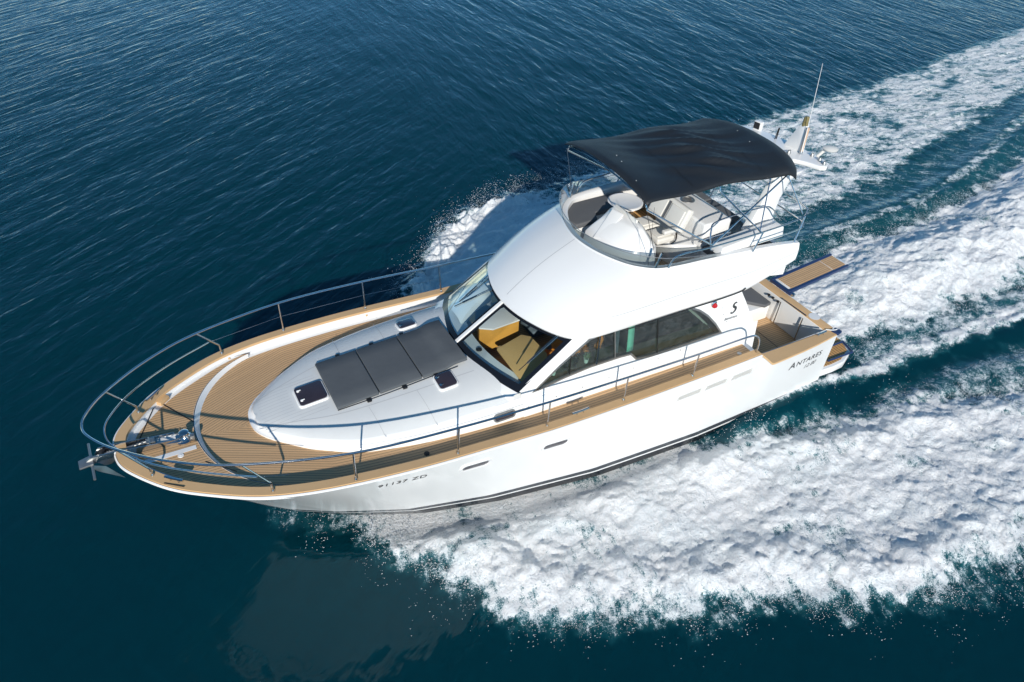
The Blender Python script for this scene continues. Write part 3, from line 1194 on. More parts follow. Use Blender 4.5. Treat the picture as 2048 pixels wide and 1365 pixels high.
# ------------------------------------------------------------------ radar arch
LEGS = []
for sg in (1, -1):
    AR = B()
    rws = []
    for z, xa, xb, y, th in ((3.9, 2.42, 1.72, .98, .16), (4.1, 2.30, 1.80, .95, .13), (4.4, 2.15, 1.72, .93, .12), (4.72, 2.02, 1.58, .92, .12), (4.84, 1.98, 1.30, .92, .12)):
        rws.append([(xa, sg * (y - th / 2), z), (xa, sg * (y + th / 2), z), (lerp(xa, xb, .5), sg * (y + th / 2 + .02), z), (xb, sg * (y + th / 2), z), (xb, sg * (y - th / 2), z)])
    AR.grid(rws, closed=True, cap=True)
    LEGS.append(AR)
sh = B()
sh.prism([(2.05, -1.0, 4.80), (2.05, .98, 4.80), (1.62, .98, 4.80), (1.36, .66, 4.80), (1.20, .62, 4.80), (1.08, .80, 4.80), (.98, 1.04, 4.80), (.88, 1.09, 4.80), (.78, 1.04, 4.80), (.70, .90, 4.80), (.69, .3, 4.80), (.70, 0, 4.80), (.80, -.5, 4.80), (.95, -.88, 4.80), (1.15, -1.0, 4.80)], (0, 0, .085))
ARCH = part('radar_arch', sh, WHITE, bevel=.025, seg=3, angle=60)
for AR in LEGS:
    part('arch_leg', AR, WHITE, ARCH, bevel=.02, seg=3, angle=60)
fn = B()
fn.prism([(.80, .06, 4.88), (.80, .46, 4.88), (.80, .44, 5.30), (.80, .40, 5.36), (.80, .30, 5.36), (.80, .25, 5.28)], (.10, 0, 0))
part('mast_fin', fn, WHITE, ARCH, bevel=.012)
fn2 = B()
fn2.lathe((.85, .35, 5.34), [(.055, 0), (.055, .07), (.045, .075), (.05, .08), (.05, .16), (.03, .18)], 16)
part('mast_light', fn2, AMBER, ARCH)
an = B()
an.lathe((.92, .50, 4.88), [(.035, 0), (.03, .05), (.02, .06)], 12)
AN = part('whip_antenna', an, STEEL)
an = B()
an.tube([(.92, .50, 4.93), (.88, .47, 5.36)], .026, 10)
part('antenna_base', an, PINKT, AN)
an = B()
an.tube([(.94, .52, 4.92), (.93, .49, 5.4), (1.0, .45, 6.5)], .010, 6, r2=.003)
part('antenna_whip', an, WHITE, AN)
an = B()
an.box((.88, -.66, 4.96), (.10, .16, .17), rz=.2)
PL = part('arch_floodlight', an, WHITE, bevel=.02)
an = B()
an.box((.937, -.65, 4.97), (.012, .12, .12), rz=.2)
part('lamp_lens', an, BLACK, PL)
an = B()
an.tube([(.86, -.18, 4.88), (.86, -.17, 5.1)], .012, 6)
an.tube([(.90, -.18, 4.88), (.88, -.17, 5.1)], .008, 6)
part('horn_bracket', an, BLACK)
an = B()
an.lathe((.55, .80, 5.02), [(.02, 0), (.13, .01), (.14, .03), (.10, .05), (.02, .06)], 18)
DM = part('satellite_dome', an, CREAM)
an = B()
an.tube([(.68, .68, 4.87), (.60, .76, 5.04)], .03, 8)
part('dome_stalk', an, CREAM, DM)
for (x, y) in ((1.12, .40), (.80, .66), (.82, .86), (.86, 1.0)):
    h_ = B()
    h_.lathe((x, y, 4.885), [(.035, 0), (.03, .03), (.012, .06)], 10)
    h_.tube([(x - .03, y, 4.94), (x + .05, y + .02, 4.96)], .012, 6)
    part('arch_fitting', h_, DULL)

# ------------------------------------------------------------------ bimini
BX0, BX1, BY = 1.52, 4.93, 1.19
cn = B()
NX, NYY = 70, 44


def wr(x, y):
    a = .010 * math.sin(7.5 * (x * .75 + y * .9) + 1.6 * math.sin(2.1 * x)) * math.exp(-((x - 3.2) / .75) ** 2) * (1 - .5 * abs(y) / BY)
    b_ = .006 * math.sin(17 * (y * .9 + x * .35) + 2.0 * math.sin(1.7 * x + y)) * math.exp(-((x - 3.1) / .9) ** 2)
    c2 = .004 * math.sin(31 * (y + .25 * x) + 3 * math.sin(2.3 * x)) * math.exp(-((x - 2.9) / .6) ** 2) * (y > -.6)
    return (a * 2.2 + b_ * 3.6 + c2 * 3.6) * (1 - min(1, abs(y) / BY) ** 4)


def bim(u, v):
    s = 2 * u - 1
    v2 = 2 * v - 1
    # edges sag in between the bows
    y = v2 * (BY - .06 * (1 - s * s) - .10 * max(0, s) ** 3 * 0 + .05 * (1 - u))
    aft_round = .26 * abs(v2) ** 4
    x = BX0 + (BX1 - BX0) * u
    if u < .2:
        x += aft_round * (1 - u / .2)
    x += .05 * (1 - v2 * v2) * (u - .5)
    crown = .17 * (1 - abs(v2) ** 2.3)
    bows = .05 * math.cos(2 * math.pi * (u * 2.0)) - .05
    z = 5.06 + .05 * sstep1(.55, 1.0, u) + crown + bows * (.4 + .6 * (1 - abs(v2))) + .10 * (1 - u) * 0 + .05 * math.sin(math.pi * u)
    if u < .10:
        z -= .10 * (1 - u / .10) ** 2
    if u > .97:
        z -= .03 * (u - .97) / .03
    if abs(v2) > .93:
        z -= .06 * (abs(v2) - .93) / .07 * (1.2 - u)
    return x, y, z + wr(x, y)


cn.grid([[bim(i / NX, j / NYY) for j in range(NYY + 1)] for i in range(NX + 1)])
BIM = part('bimini_top', cn, CANVAS, angle=80)
md_ = BIM.modifiers.new('thick', 'SOLIDIFY')
md_.thickness = .012
# stitched seams across the cloth and small studs
sm = B()
for u_, in ((.27,), (.70,)):
    A1 = [Vector(bim(u_, j / NYY)) + Vector((0, 0, .011)) for j in range(2, NYY - 1)]
    sm = B()
    sm.grid([[tuple(q) for q in A1], [tuple(q + Vector((.012, 0, 0))) for q in A1]])
    part('cloth_seam', sm, BLACK, BIM, recalc=False)
for u_, v_ in ((.12, .42), (.15, .60), (.90, .45), (.92, .55), (.96, .8)):
    s_ = B()
    q = bim(u_, v_)
    s_.lathe((q[0], q[1], q[2] + .004), [(.008, 0), (.006, .004), (.002, .006)], 8)
    part('cloth_stud', s_, WHITE, BIM)
for x_, piv in ((4.88, (3.60, 1.44, 4.16)), (3.4, (2.7, 1.6, 4.27)), (1.95, (3.60, 1.44, 4.16))):
    zt_ = 4.985
    f_ = B()
    pts = [piv, (x_, 1.16, zt_ - .03), (x_ - .0, .98, zt_ + .10), (x_, .0, zt_ + .16), (x_, -.98, zt_ + .10), (x_, -1.16, zt_ - .03), (piv[0], -piv[1], piv[2])]
    P_ = [Vector(pts[0])] + catmull([Vector(q) for q in pts[1:-1]], 6) + [Vector(pts[-1])]
    f_.tube(P_, .0145, 8)
    part('bimini_bow', f_, STEEL)
for sg in (1, -1):
    f_ = B()
    f_.tube([(1.96, sg * 1.20, 4.98), (1.74, sg * 1.55, 4.38)], .012, 8)
    part('bimini_strut', f_, STEEL)
    f_ = B()
    f_.tube([(2.35, sg * 1.18, 5.0), (2.72, sg * 1.58, 4.27)], .010, 8)
    part('bimini_strut', f_, STEEL)
    f_ = B()
    f_.tube([(4.90, sg * 1.15, 5.0), (4.60, sg * 1.28, 4.0)], .0045, 6)
    part('bimini_strap', f_, BLACK if sg > 0 else STEEL)
f_ = B()
f_.tube([(4.75, 1.17, 4.98), (4.72, 1.24, 3.95)], .003, 6)
part('bimini_strap', f_, BLACK)

# ------------------------------------------------------------------ cabin interior
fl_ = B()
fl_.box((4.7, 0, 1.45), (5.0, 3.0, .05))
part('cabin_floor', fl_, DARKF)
ds = B()
rws = []
for v in np.linspace(-.97, .97, 21):
    b_ = wspt(v, 0)
    rws.append([(b_.x - .03, b_.y, b_.z - .035), (b_.x - .20, b_.y, b_.z - .06), (b_.x - .40, b_.y * .97, b_.z - .10), (b_.x - .41, b_.y * .97, b_.z - .35)])
ds.grid(rws)
DS = part('dashboard', ds, DASH, angle=50)
for y in (.28, -.22):
    c_ = B()
    c_.lathe((7.27, y, 2.372), [(.055, 0), (.05, .01), (.035, .012)], 16)
    part('air_vent', c_, BLACK, DS)
bx = B()
bx.prism([(6.97, .36, 2.30), (6.40, .20, 2.30), (6.27, .32, 2.30), (6.25, .84, 2.30), (6.33, .98, 2.30), (6.97, 1.30, 2.275)], (0, 0, .05))
part('leather_dash_cover', bx, BROWN, bevel=.015)
bx = B()
bx.prism([(7.00, -.32, 2.0), (7.04, -.16, 2.0), (6.84, -.04, 2.0), (6.29, -.08, 2.0), (6.27, -.52, 2.0), (6.9, -.44, 2.0)], (0, 0, .42))
CB = part('galley_cabinet', bx, WOOD, bevel=.006)
bx = B()
bx.prism([(6.99, -.34, 2.423), (7.05, -.165, 2.423), (6.84, -.03, 2.423), (6.28, -.07, 2.423), (6.26, -.53, 2.423), (6.9, -.45, 2.423)], (0, 0, .03))
part('cabinet_top', bx, WHITE, CB, bevel=.006)
hm = B()
rws = []
for x, z0, ya, yb in ((7.22, 2.36, -1.08, -.52), (7.08, 2.46, -1.22, -.60), (6.85, 2.54, -1.32, -.72), (6.62, 2.55, -1.38, -.82), (6.42, 2.52, -1.40, -.90), (6.40, 2.1, -1.40, -.90)):
    rws.append([(x, ya, z0 - .18), (x, ya + .03, z0 - .02), (x, lerp(ya, yb, .3), z0 + .03), (x, lerp(ya, yb, .7), z0 + .03), (x, yb - .03, z0 - .02), (x, yb, z0 - .18)])
hm.grid(rws)
part('helm_station', hm, DASH, angle=60)
for (x, y, rz) in ((5.75, -.35, 0), (5.65, .45, .2)):
    s_ = B()
    s_.box((x, y, 1.95), (.42, .5, .14), rz=rz)
    S_ = part('saloon_seat', s_, SLATE, bevel=.05, seg=3, angle=60)
    s_ = B()
    s_.box((x - .24, y, 2.28), (.12, .5, .55), rz=rz, ry=-.15)
    part('seat_back', s_, SLATE, S_, bevel=.05, seg=3, angle=60)
for sg in (1, -1):
    s_ = B()
    pts = [(x, sg * (wy(x, 2.4) - .05), zl) for x, zl in ((6.9, 2.2), (5.9, 2.36), (5.0, 2.37), (4.9, 2.2), (3.0, 2.16))]
    s_.grid([pts, [(x, y - sg * .30, z) for x, y, z in pts], [(x, y - sg * .30, z - .5) for x, y, z in pts]])
    part('window_shelf', s_, simple('olive_shelf', (0.05, 0.06, 0.03), .5), angle=20)
s_ = B()
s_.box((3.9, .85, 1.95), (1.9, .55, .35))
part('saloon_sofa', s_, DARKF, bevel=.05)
s_ = B()
s_.box((4.0, -.95, 2.0), (2.2, .5, .5))
part('galley_counter', s_, WOOD, bevel=.02)
bl_ = B()
P0 = [(lerp(6.95, 6.05, t), -1.36 + .0 * t, lerp(2.36, 2.98, t)) for t in np.linspace(0, 1, 7)]
bl_.grid([P0, [(x - .18, y + .03, z - .02) for x, y, z in P0]])
part('window_blind', bl_, BLIND)
# folded dark curtain beside the open pane
cu = B()
cu.grid([[(5.30 - .018 * k, wy(5.3, z) - .05 + .018 * (-1) ** k, z) for k in range(6)] for z in np.linspace(2.98, 2.46, 8)])
part('window_curtain', cu, SLATE)

# things lying in the cabin
for i, (x, lab) in enumerate(((6.42, 'small white pot with green plant in the pointed front corner of the side window'), (5.80, 'small white pot beside the steel window upright'))):
    y = wy(x, 2.35) - .14
    zb = (2.32 if i == 0 else 2.378)
    t_ = thing('plant_pot', lab, 'plant pot', (x, y, zb))
    b_ = B()
    b_.lathe((0, 0, 0), [(.032, 0), (.045, .09), (.040, .09), (.038, .07)], 14)
    build('pot', b_, POT, t_)
    b_ = B()
    rnd = random.Random(i)
    for k in range(40 if i == 0 else 22):
        a, l, e = rnd.random() * 6.28, .05 + rnd.random() * .09, .3 + rnd.random() * 1.1
        d_ = Vector((math.cos(a) * math.cos(e), math.sin(a) * math.cos(e), math.sin(e))) * l
        w_ = Vector((-math.sin(a), math.cos(a), 0)) * .010
        o_ = Vector((0, 0, .08))
        b_.add([o_, o_ + d_ * .5 + w_, o_ + d_, o_ + d_ * .5 - w_], [(0, 1, 2, 3)])
    build('leaves', b_, LEAF, t_, recalc=False, merge=False)
WG = thin_glass('wine_glass', (.93, .96, .96), 2.2)
wg = None
for k, (x, dy) in enumerate(((6.20, .12), (6.10, .2), (6.02, .12), (5.92, .21), (6.14, .28))):
    y = wy(x, 2.37) - dy
    if wg is None:
        b_ = B()
        b_.lathe((0, 0, 0), [(.032, 0), (.006, .006), (.005, .08), (.028, .10), (.036, .14), (.030, .18)], 14, cap=False)
        o = build('wine_glass', b_, WG, None)
        wg = o
    else:
        o = wg.copy()
        COL.objects.link(o)
    on_boat(o, (x, y, 2.375))
    tag(o, 'clear stemmed glass among the glasses between the two white pots', 'wine glass', 'wine glasses on the window shelf')
b_ = B()
rows_ = [[(0.03 * math.sin(j * 1.3 + i) + .12 * (j / 6 - .5), .015 * math.sin(i * .9 + j), -.045 * i) for j in range(7)] for i in range(9)]
b_.grid(rows_)
o = build('hanging_cloth', b_, ORANGE, None)
on_boat(o, (5.55, wy(5.5, 2.9) - .12, 2.93))
tag(o, 'orange cloth hanging behind the steel window upright', 'cloth')
for (x, y, z, s, lab) in ((5.75, .85, 2.32, 1.0, 'crumpled yellow orange garment seen through the top of the near windscreen'), (6.0, .62, 2.1, .4, 'small orange item in the dark behind the brown dash cover')):
    b_ = B()
    b_.grid([[((i - 5) * .055 * s, (j - 4) * .06 * s, .05 * s * math.sin(i * 1.1 + j * .7) + .03 * s * math.cos(j * 2.1)) for j in range(9)] for i in range(11)])
    o = build('folded_garment', b_, ORANGE, None)
    o.modifiers.new('t', 'SOLIDIFY').thickness = .02
    on_boat(o, (x, y, z))
    tag(o, lab, 'garment')
b_ = B()
b_.grid([[(4.96 + .13 * j, wy(5.0, z) - .028 + .004 * math.sin(8 * z), z) for j in (0, 1)] for z in np.linspace(2.99, 2.43, 6)])
b_.v = [(x + .08 * (2.99 - z) * 0 - 5.0, y - 1.5, z - 2.43) for x, y, z in b_.v]
o = build('mint_towel', b_, MINT, None)
o.modifiers.new('t', 'SOLIDIFY').thickness = .008
on_boat(o, (4.97, 1.5, 2.43))
tag(o, 'mint green strip of cloth hanging upright behind the side window', 'towel')

# ------------------------------------------------------------------ sunbathing mattress
MAT = thing('sunbathing_mattress', 'charcoal grey three-section mattress with raised headrest on the white cabin top', 'mattress', (8.75, -.04, 2.30))
O_ = Vector((8.75, -.04, 2.30))


def pad(x0, x1, prof):
    b_ = B()
    n_ = len(prof)
    rws = []
    for k, (t, up) in enumerate(prof):
        x = lerp(x0, x1, t)
        zb = ztrunk(x, .3) + .004
        hw_ = .585
        th = .055
        r = []
        for (yy, zz2) in ((-1, 0), (-1.0, .65), (-.96, 1), (-.5, 1.03), (0, 1.04), (.5, 1.03), (.96, 1), (1.0, .65), (1, 0)):
            r.append((x - O_.x, yy * hw_ - 0.0, zb + up + zz2 * th - O_.z))
        rws.append(r)
    b_.grid(rws, closed=True, cap=True)
    return b_


for x0, x1 in ((9.85, 9.165), (9.145, 8.43)):
    build('mattress_section', pad(x0, x1, [(t, 0) for t in np.linspace(0, 1, 6)]), MATG, MAT, bevel=.012, seg=3, angle=50)
prof = [(t, .045 * sstep1(.45, .95, t) + .02 * math.sin(math.pi * min(1, max(0, (t - .45) / .5))) ** 2) for t in np.linspace(0, 1, 20)]
build('headrest_section', pad(8.41, 7.62, prof), MATG, MAT, bevel=.012, seg=3, angle=50)
b_ = B()
for (x, s) in ((9.35, 1), (8.75, 1), (8.2, 1), (9.45, -1), (8.85, -1), (8.3, -1)):
    b2 = B()
    b2.box((x - O_.x, s * .62, ztrunk(x, s * .62) - O_.z + .02), (.07, .08, .03))
    build('strap_tab', b2, BLACK, MAT, bevel=.004)
for s in (1, -1):
    b2 = B()
    b2.tube([(9.85 - O_.x, s * .59, ztrunk(9.85, .6) - O_.z + .01), (9.0 - O_.x, s * .615, ztrunk(9.0, .6) - O_.z + .01), (7.8 - O_.x, s * .60, ztrunk(7.8, .6) - O_.z + .02)], .006, 6, smooth=4)
    build('tie_cord', b2, BLACK, MAT)

# ------------------------------------------------------------------ guard rails
TOPR = [(2.42, 2.03, 1.90), (2.44, 2.05, 2.12), (2.55, 2.06, 2.32), (2.85, 2.07, 2.42), (3.95, 2.08, 2.44), (5.47, 2.10, 2.51), (6.95, 2.09, 2.57), (8.49, 2.06, 2.66), (10.04, 1.93, 2.74), (11.45, 1.55, 2.82), (12.25, 1.13, 2.86), (12.86, .62, 2.89), (13.14, .25, 2.90), (13.21, 0, 2.90)]
tp = TOPR + [(x, -y, z) for x, y, z in TOPR[::-1][1:]]
r_ = B()
r_.tube(tp, .018, 10, smooth=6)
GR = part('guard_rail', r_, STEEL)
LOWR = [(11.30, 1.60, 2.55), (11.97, 1.22, 2.60), (12.55, .78, 2.63), (12.90, .32, 2.66), (12.99, 0, 2.67)]
lp = LOWR + [(x, -y, z) for x, y, z in LOWR[::-1][1:]]
r_ = B()
r_.tube(lp, .0125, 8, smooth=8)
part('bow_rail', r_, STEEL, GR)
for sg in (1, -1):
    for k, q in enumerate((((12.55, .69, 2.27), (12.56, .69, 2.42), (12.86, .62, 2.89)), ((11.14, 1.64, 2.21), (11.15, 1.65, 2.40), (11.45, 1.55, 2.82)), ((10.04, 1.90, 2.15), (10.04, 1.93, 2.74)),
                           ((8.49, 2.02, 2.06), (8.49, 2.06, 2.66)), ((6.93, 2.04, 1.97), (6.95, 2.09, 2.57)), ((5.45, 2.06, 1.95), (5.47, 2.10, 2.51)), ((3.96, 2.06, 1.91), (3.95, 2.08, 2.44)))):
        p_ = B()
        Q_ = [(x, sg * y, z) for x, y, z in q]
        if len(Q_) == 3:
            a, m2, c_ = map(Vector, Q_)
            Q_ = [a, a.lerp(m2, .7)] + catmull([a.lerp(m2, .7), m2, m2.lerp(c_, .15)], 4)[1:] + [c_]
        p_.tube(Q_, .0145, 8)
        p_.lathe(Q_[0], [(.032, -.0), (.03, .02), (.018, .05)], 10)
        part('stanchion', p_, STEEL, GR)
    w_ = B()
    w_.tube([(11.30, sg * 1.60, 2.55), (10.04, sg * 1.92, 2.46), (8.49, sg * 2.045, 2.37), (6.94, sg * 2.07, 2.28)] if sg < 0 else [(11.30, sg * 1.60, 2.55), (10.9, 1.72, 2.52)], .004, 6)
    part('guard_wire', w_, STEEL, GR)

# ------------------------------------------------------------------ bow gear
zr = 2.30
rl = B()
for sg in (1, -1):
    rl.prism([(12.15, sg * .085, 2.17), (12.15, sg * .085, 2.24), (12.95, sg * .085, 2.36), (13.15, sg * .085, 2.38), (13.22, sg * .085, 2.28), (13.12, sg * .085, 2.16), (12.9, sg * .085, 2.14)], (0, sg * -.012, 0))
rl.prism([(12.15, -.08, 2.175), (12.15, .08, 2.175), (13.12, .08, 2.24), (13.12, -.08, 2.24)], (0, 0, .012))
ROL = part('bow_roller', rl, STEEL, bevel=.003)
b_ = B()
b_.lathe((13.12, -.08, 2.29), [(.06, 0), (.035, .04), (.035, .12), (.06, .16)], 16, (0, 1, 0))
part('roller_wheel', b_, BLACK, ROL)
an = B()
an.prism([(12.5, -.02, 2.285), (13.28, -.02, 2.31), (13.36, -.02, 2.24), (13.30, -.02, 2.19), (12.5, -.02, 2.255)], (0, .04, 0))
ANC = part('anchor', an, DULL, bevel=.004)
b_ = B()
b_.tube([(13.28, -.36, 2.25), (13.27, .36, 2.22)], .018, 10)
part('anchor_stock', b_, DULL, ANC)
for sg in (1, -1):
    b_ = B()
    b_.prism([(13.34, sg * .02, 2.20), (13.22, sg * .16, 2.16), (12.92, sg * .30, 2.02), (13.12, sg * .05, 2.10)], (0.01, 0, .014))
    part('anchor_fluke', b_, DULL, ANC)
b_ = B()
b_.prism([(13.44, -.07, 2.22), (13.44, .07, 2.20), (13.25, .10, 2.24), (13.25, -.10, 2.24)], (0, 0, .03))
part('anchor_crown', b_, DULL, ANC, bevel=.005)
wl = B()
zw = zf(12.0) + .006
wl.lathe((12.05, .04, zw), [(.13, 0), (.13, .025), (.10, .035), (.095, .04)], 24)
wl.prism([(12.08, -.05, zw), (12.08, .13, zw), (12.30, .09, zw), (12.30, -.03, zw)], (0, 0, .05))
WL = part('windlass', wl, STEEL, angle=40)
b_ = B()
b_.lathe((12.03, .04, zw + .04), [(.085, 0), (.06, .02), (.045, .05), (.05, .085), (.07, .10), (.05, .115), (.02, .118)], 20)
part('windlass_drum', b_, STEEL, WL)
b_ = B()
b_.box((11.93, .10, zw + .05), (.06, .08, .10))
part('windlass_motor', b_, DULL, WL, bevel=.015)
ch = B()
for k in range(22):
    x = 12.10 + k * .034
    z_ = zw + .10 + (2.30 - zw - .10) * min(1, k / 14)
    q = Vector((x, .0 - .02 * math.sin(k * .2), z_))
    pts = []
    for a in np.linspace(0, 2 * math.pi, 9)[:-1]:
        l_, h_ = .024 * math.cos(a), .013 * math.sin(a)
        pts.append(q + (Vector((l_, h_, 0)) if k % 2 else Vector((l_, 0, h_))))
    ch.tube(pts, .0045, 5, closed=True)
part('anchor_chain', ch, DULL)
b_ = B()
b_.box((12.48, 0.0, 2.27), (.12, .10, .07))
b_.tube([(12.5, -.08, 2.30), (12.5, .10, 2.30)], .012, 6)
part('chain_stopper', b_, DULL, bevel=.008)
b_ = B()
b_.box((12.36, -.0, 2.19), (.42, .13, .10))
part('chain_guide', b_, WHITE, bevel=.01)


def cleat(x, y, z, rz, L_=.28):
    b_ = B()
    M = Matrix.Translation((x, y, z)) @ Matrix.Rotation(rz, 4, 'Z')
    b_.tube([M @ Vector(q) for q in ((-L_ / 2, 0, .06), (-L_ / 4, 0, .055), (0, 0, .053), (L_ / 4, 0, .055), (L_ / 2, 0, .06))], .019, 8)
    for s in (-.05, .05):
        b_.tube([M @ Vector((s * 1.3, 0, 0)), M @ Vector((s, 0, .05))], .013, 8)
    part('mooring_cleat', b_, STEEL)


for sg in (1, -1):
    cleat(12.30, sg * .935, 2.285, -sg * .72)
    cleat(6.30, sg * 2.04, 1.995, 0, .32)
    cleat(.45, sg * 1.90, 1.53, 0, .26)
    b_ = B()
    b_.box((12.32, sg * 1.00, 2.288), (.30, .010, .006), rz=-sg * .68)
    part('fairlead_slot', b_, BLACK)
for x, y, f_, m2 in ((8.86, 1.69, zd, BLACK), (12.15, .36, zf, WHITE), (2.55, 1.78, zd, DULL)):
    b_ = B()
    b_.lathe((x, y, f_(x) + .004), [(.045, 0), (.042, .008), (.018, .008), (.014, .012)], 18)
    part('deck_filler', b_, m2)
for x in (11.05, 8.5):
    b_ = B()
    b_.lathe((x, -iw(x) + .006, zs(x) - .08), [(.022, 0), (.018, .012), (.006, .012)], 12, (0, 1, 0))
    part('deck_light', b_, TAN)


# ------------------------------------------------------------------ portholes, vents, lettering on the hull
def hull_patch(pts, lift):
    return [(x, hull_y(x, z) + lift, z) for x, z in pts]


def pill(cx, cz, L_, H_, rot, n=10):
    o = []
    for k in range(2 * n):
        a = math.pi * 2 * k / (2 * n)
        sx_ = (L_ - H_) / 2 * (1 if math.cos(a) >= 0 else -1)
        x, z = sx_ + H_ / 2 * math.cos(a), H_ / 2 * math.sin(a)
        o.append((cx + x * math.cos(rot) - z * math.sin(rot), cz + x * math.sin(rot) + z * math.cos(rot)))
    return o


for (cx, cz) in ((8.17, 1.62), (6.74, 1.50)):
    b_ = B()
    b_.grid([hull_patch(pill(cx, cz, .54, .22, .02), .0), hull_patch(pill(cx, cz, .52, .20, .02), .022), hull_patch(pill(cx, cz, .45, .14, .02), .018), hull_patch(pill(cx, cz, .43, .125, .02), -.004)], closed=True)
    P_ = part('porthole', b_, WHITE, HULL, angle=50)
    b_ = B()
    n2 = len(pill(0, 0, 1, .5, 0))
    b_.add(hull_patch(pill(cx, cz, .44, .135, .02), .006), [tuple(range(n2))])
    part('porthole_glass', b_, SMOKE, HULL, recalc=False)
for (x0, x1, z0, z1) in ((4.28, 3.74, 1.50, 1.62), (3.64, 3.12, 1.49, 1.61), (3.0, 2.48, 1.47, 1.60)):
    b_ = B()
    c = [(x0, z0), (x1, z0 + .0), (x1 - .04, z1), (x0 - .04, z1)]
    o1 = [(x + (.03 if x > (x0 + x1) / 2 else -.03), z + (.025 if z > z0 + .03 else -.025)) for x, z in c]
    b_.grid([hull_patch(o1, .0), hull_patch(o1, .010), hull_patch(c, .012), hull_patch([(x * .999, z) for x, z in c], -.012)], closed=True)
    V_ = part('engine_vent', b_, WHITE, HULL)
    b_ = B()
    for k in range(5):
        za, zb = lerp(z0, z1, (k + .1) / 5), lerp(z0, z1, (k + .75) / 5)
        b_.add([(x0, hull_y(x0, za) + .003, za), (x1, hull_y(x1, za) + .003, za), (x1 - .03, hull_y(x1, zb) + .009, zb), (x0 - .03, hull_y(x0, zb) + .009, zb)], [(0, 1, 2, 3)])
    part('vent_louvre', b_, CREAM, HULL, recalc=False)


def text_mesh(s, size, shear=0.0, spacing=1.0, bold=0.0):
    cu_ = bpy.data.curves.new('t', 'FONT')
    cu_.body = s
    cu_.size = size
    cu_.shear = shear
    cu_.space_character = spacing
    cu_.offset = bold
    cu_.resolution_u = 3
    ob = bpy.data.objects.new('t', cu_)
    COL.objects.link(ob)
    dg = bpy.context.evaluated_depsgraph_get()
    me = bpy.data.meshes.new_from_object(ob.evaluated_get(dg))
    vs = [(v.co.x, v.co.y) for v in me.vertices]
    fs = [tuple(p_.vertices) for p_ in me.polygons]
    bpy.data.objects.remove(ob)
    bpy.data.meshes.remove(me)
    return vs, fs


def lettering(name, s, x, z, size, dz, fy, parent, lift=.004, shear=.0, spacing=1.0, bold=0.0, sx_=1.0, m=INK):
    vs, fs = text_mesh(s, size, shear, spacing, bold)
    b_ = B()
    out = []
    for u, v in vs:
        X = x - u * sx_
        Z = z + v + dz * u
        out.append((X, fy(X, Z) + lift, Z))
    b_.add(out, fs)
    return part(name, b_, m, parent, recalc=False, smooth=False)


lettering('registration_number', '91137 ZD', 9.72, 1.72, .155, -.02, hull_y, HULL, spacing=1.12, sx_=1.05, bold=.002)
lettering('name_lettering', 'A', 1.30, 1.04, .26, .0, hull_y, HULL, sx_=1.0, bold=.002)
lettering('name_lettering', 'NTARES', 1.10, 1.055, .185, .0, hull_y, HULL, spacing=1.12, sx_=1.06, bold=.002)
lettering('model_lettering', '12.80', .80, .86, .15, .0, hull_y, HULL, shear=.3, spacing=1.1)
lettering('maker_lettering', 'Bénéteau', 2.90, 2.42, .078, .0, wy, YACHT, lift=.010, shear=.35, spacing=1.05)
# seahorse-like emblem drawn with one bent ribbon
em = B()
P_ = catmull([Vector(q) for q in ((2.655, 2.73, .014), (2.68, 2.75, .024), (2.725, 2.715, .030), (2.715, 2.67, .040), (2.665, 2.635, .042), (2.67, 2.58, .034), (2.72, 2.54, .024), (2.765, 2.545, .018), (2.755, 2.575, .010))], 5)
Lr, Rr = [], []
for i, q in enumerate(P_):
    t = (P_[min(i + 1, len(P_) - 1)] - P_[max(i - 1, 0)])
    t.z = 0
    t.normalize()
    for s, arr in ((1, Lr), (-1, Rr)):
        X, Z = q.x - t.y * q.z * s * .6, q.y + t.x * q.z * s * .6
        arr.append((X, wy(X, Z) + .012, Z))
em.grid([Lr, Rr])
part('emblem', em, INK, recalc=False)
rdl = B()
ay = Vector((0, 1, .17)).normalized()
rdl.lathe((3.23, wy(3.23, 2.88), 2.88), [(.065, 0), (.06, .025), (.045, .035)], 20, ay)
RL = part('side_light', rdl, STEEL)
rdl = B()
rdl.lathe((3.23, wy(3.23, 2.86) + .018, 2.855), [(.052, 0), (.05, .035), (.035, .055), (.01, .062)], 20, ay)
part('red_lens', rdl, RED, RL)

# ------------------------------------------------------------------ cockpit
for sg in (1, -1):
    b_ = B()
    rws = []
    for x in (.02, .3, .7, 1.1, 1.5, 1.9, 1.97, 2.35):
        z = ztop(x) + .025
        if x > 1.95:
            z = ztop(x) + .02
        yo = hw(x) + .02
        yi = 1.82 if x < 2 else hw(x) - .175
        rws.append([(x, sg * yo, z - .045), (x, sg * yo, z), (x, sg * yi, z), (x, sg * yi, z - .045)])
    b_.grid(rws, closed=True, cap=True)
    part('cockpit_coaming_cap', b_, TAN, angle=30)
    b_ = B()
    b_.box((1.14, sg * 1.79, 1.165), (2.24, .012, .66))
    part('cockpit_liner', b_, WHITE)
    # riser at the end of the side deck
    b_ = B()
    b_.box((2.26, sg * 1.84, 1.60), (.03, .42, .22))
    part('deck_end_riser', b_, WHITE)
b_ = B()
b_.box((.085, .0, 1.476), (.21, 3.60, .045))
TC = part('transom_cap', b_, TAN, bevel=.008)
b_ = B()
b_.box((.19, 0, 1.16), (.03, 3.56, .62))
part('transom_liner', b_, WHITE, bevel=.006)
b_ = B()
b_.lathe((.05, 1.36, 1.49), [(.02, 0), (.11, .0), (.12, .012), (.02, .014)], 24)
part('transom_gate_plate', b_, WHITE)
for (ya, yb) in ((.62, .62), (1.25, 1.25)):
    b_ = B()
    b_.tube([(.245, ya, 1.44), (.27, yb, .87)], .014, 8)
    part('gate_post', b_, STEEL)
b_ = B()
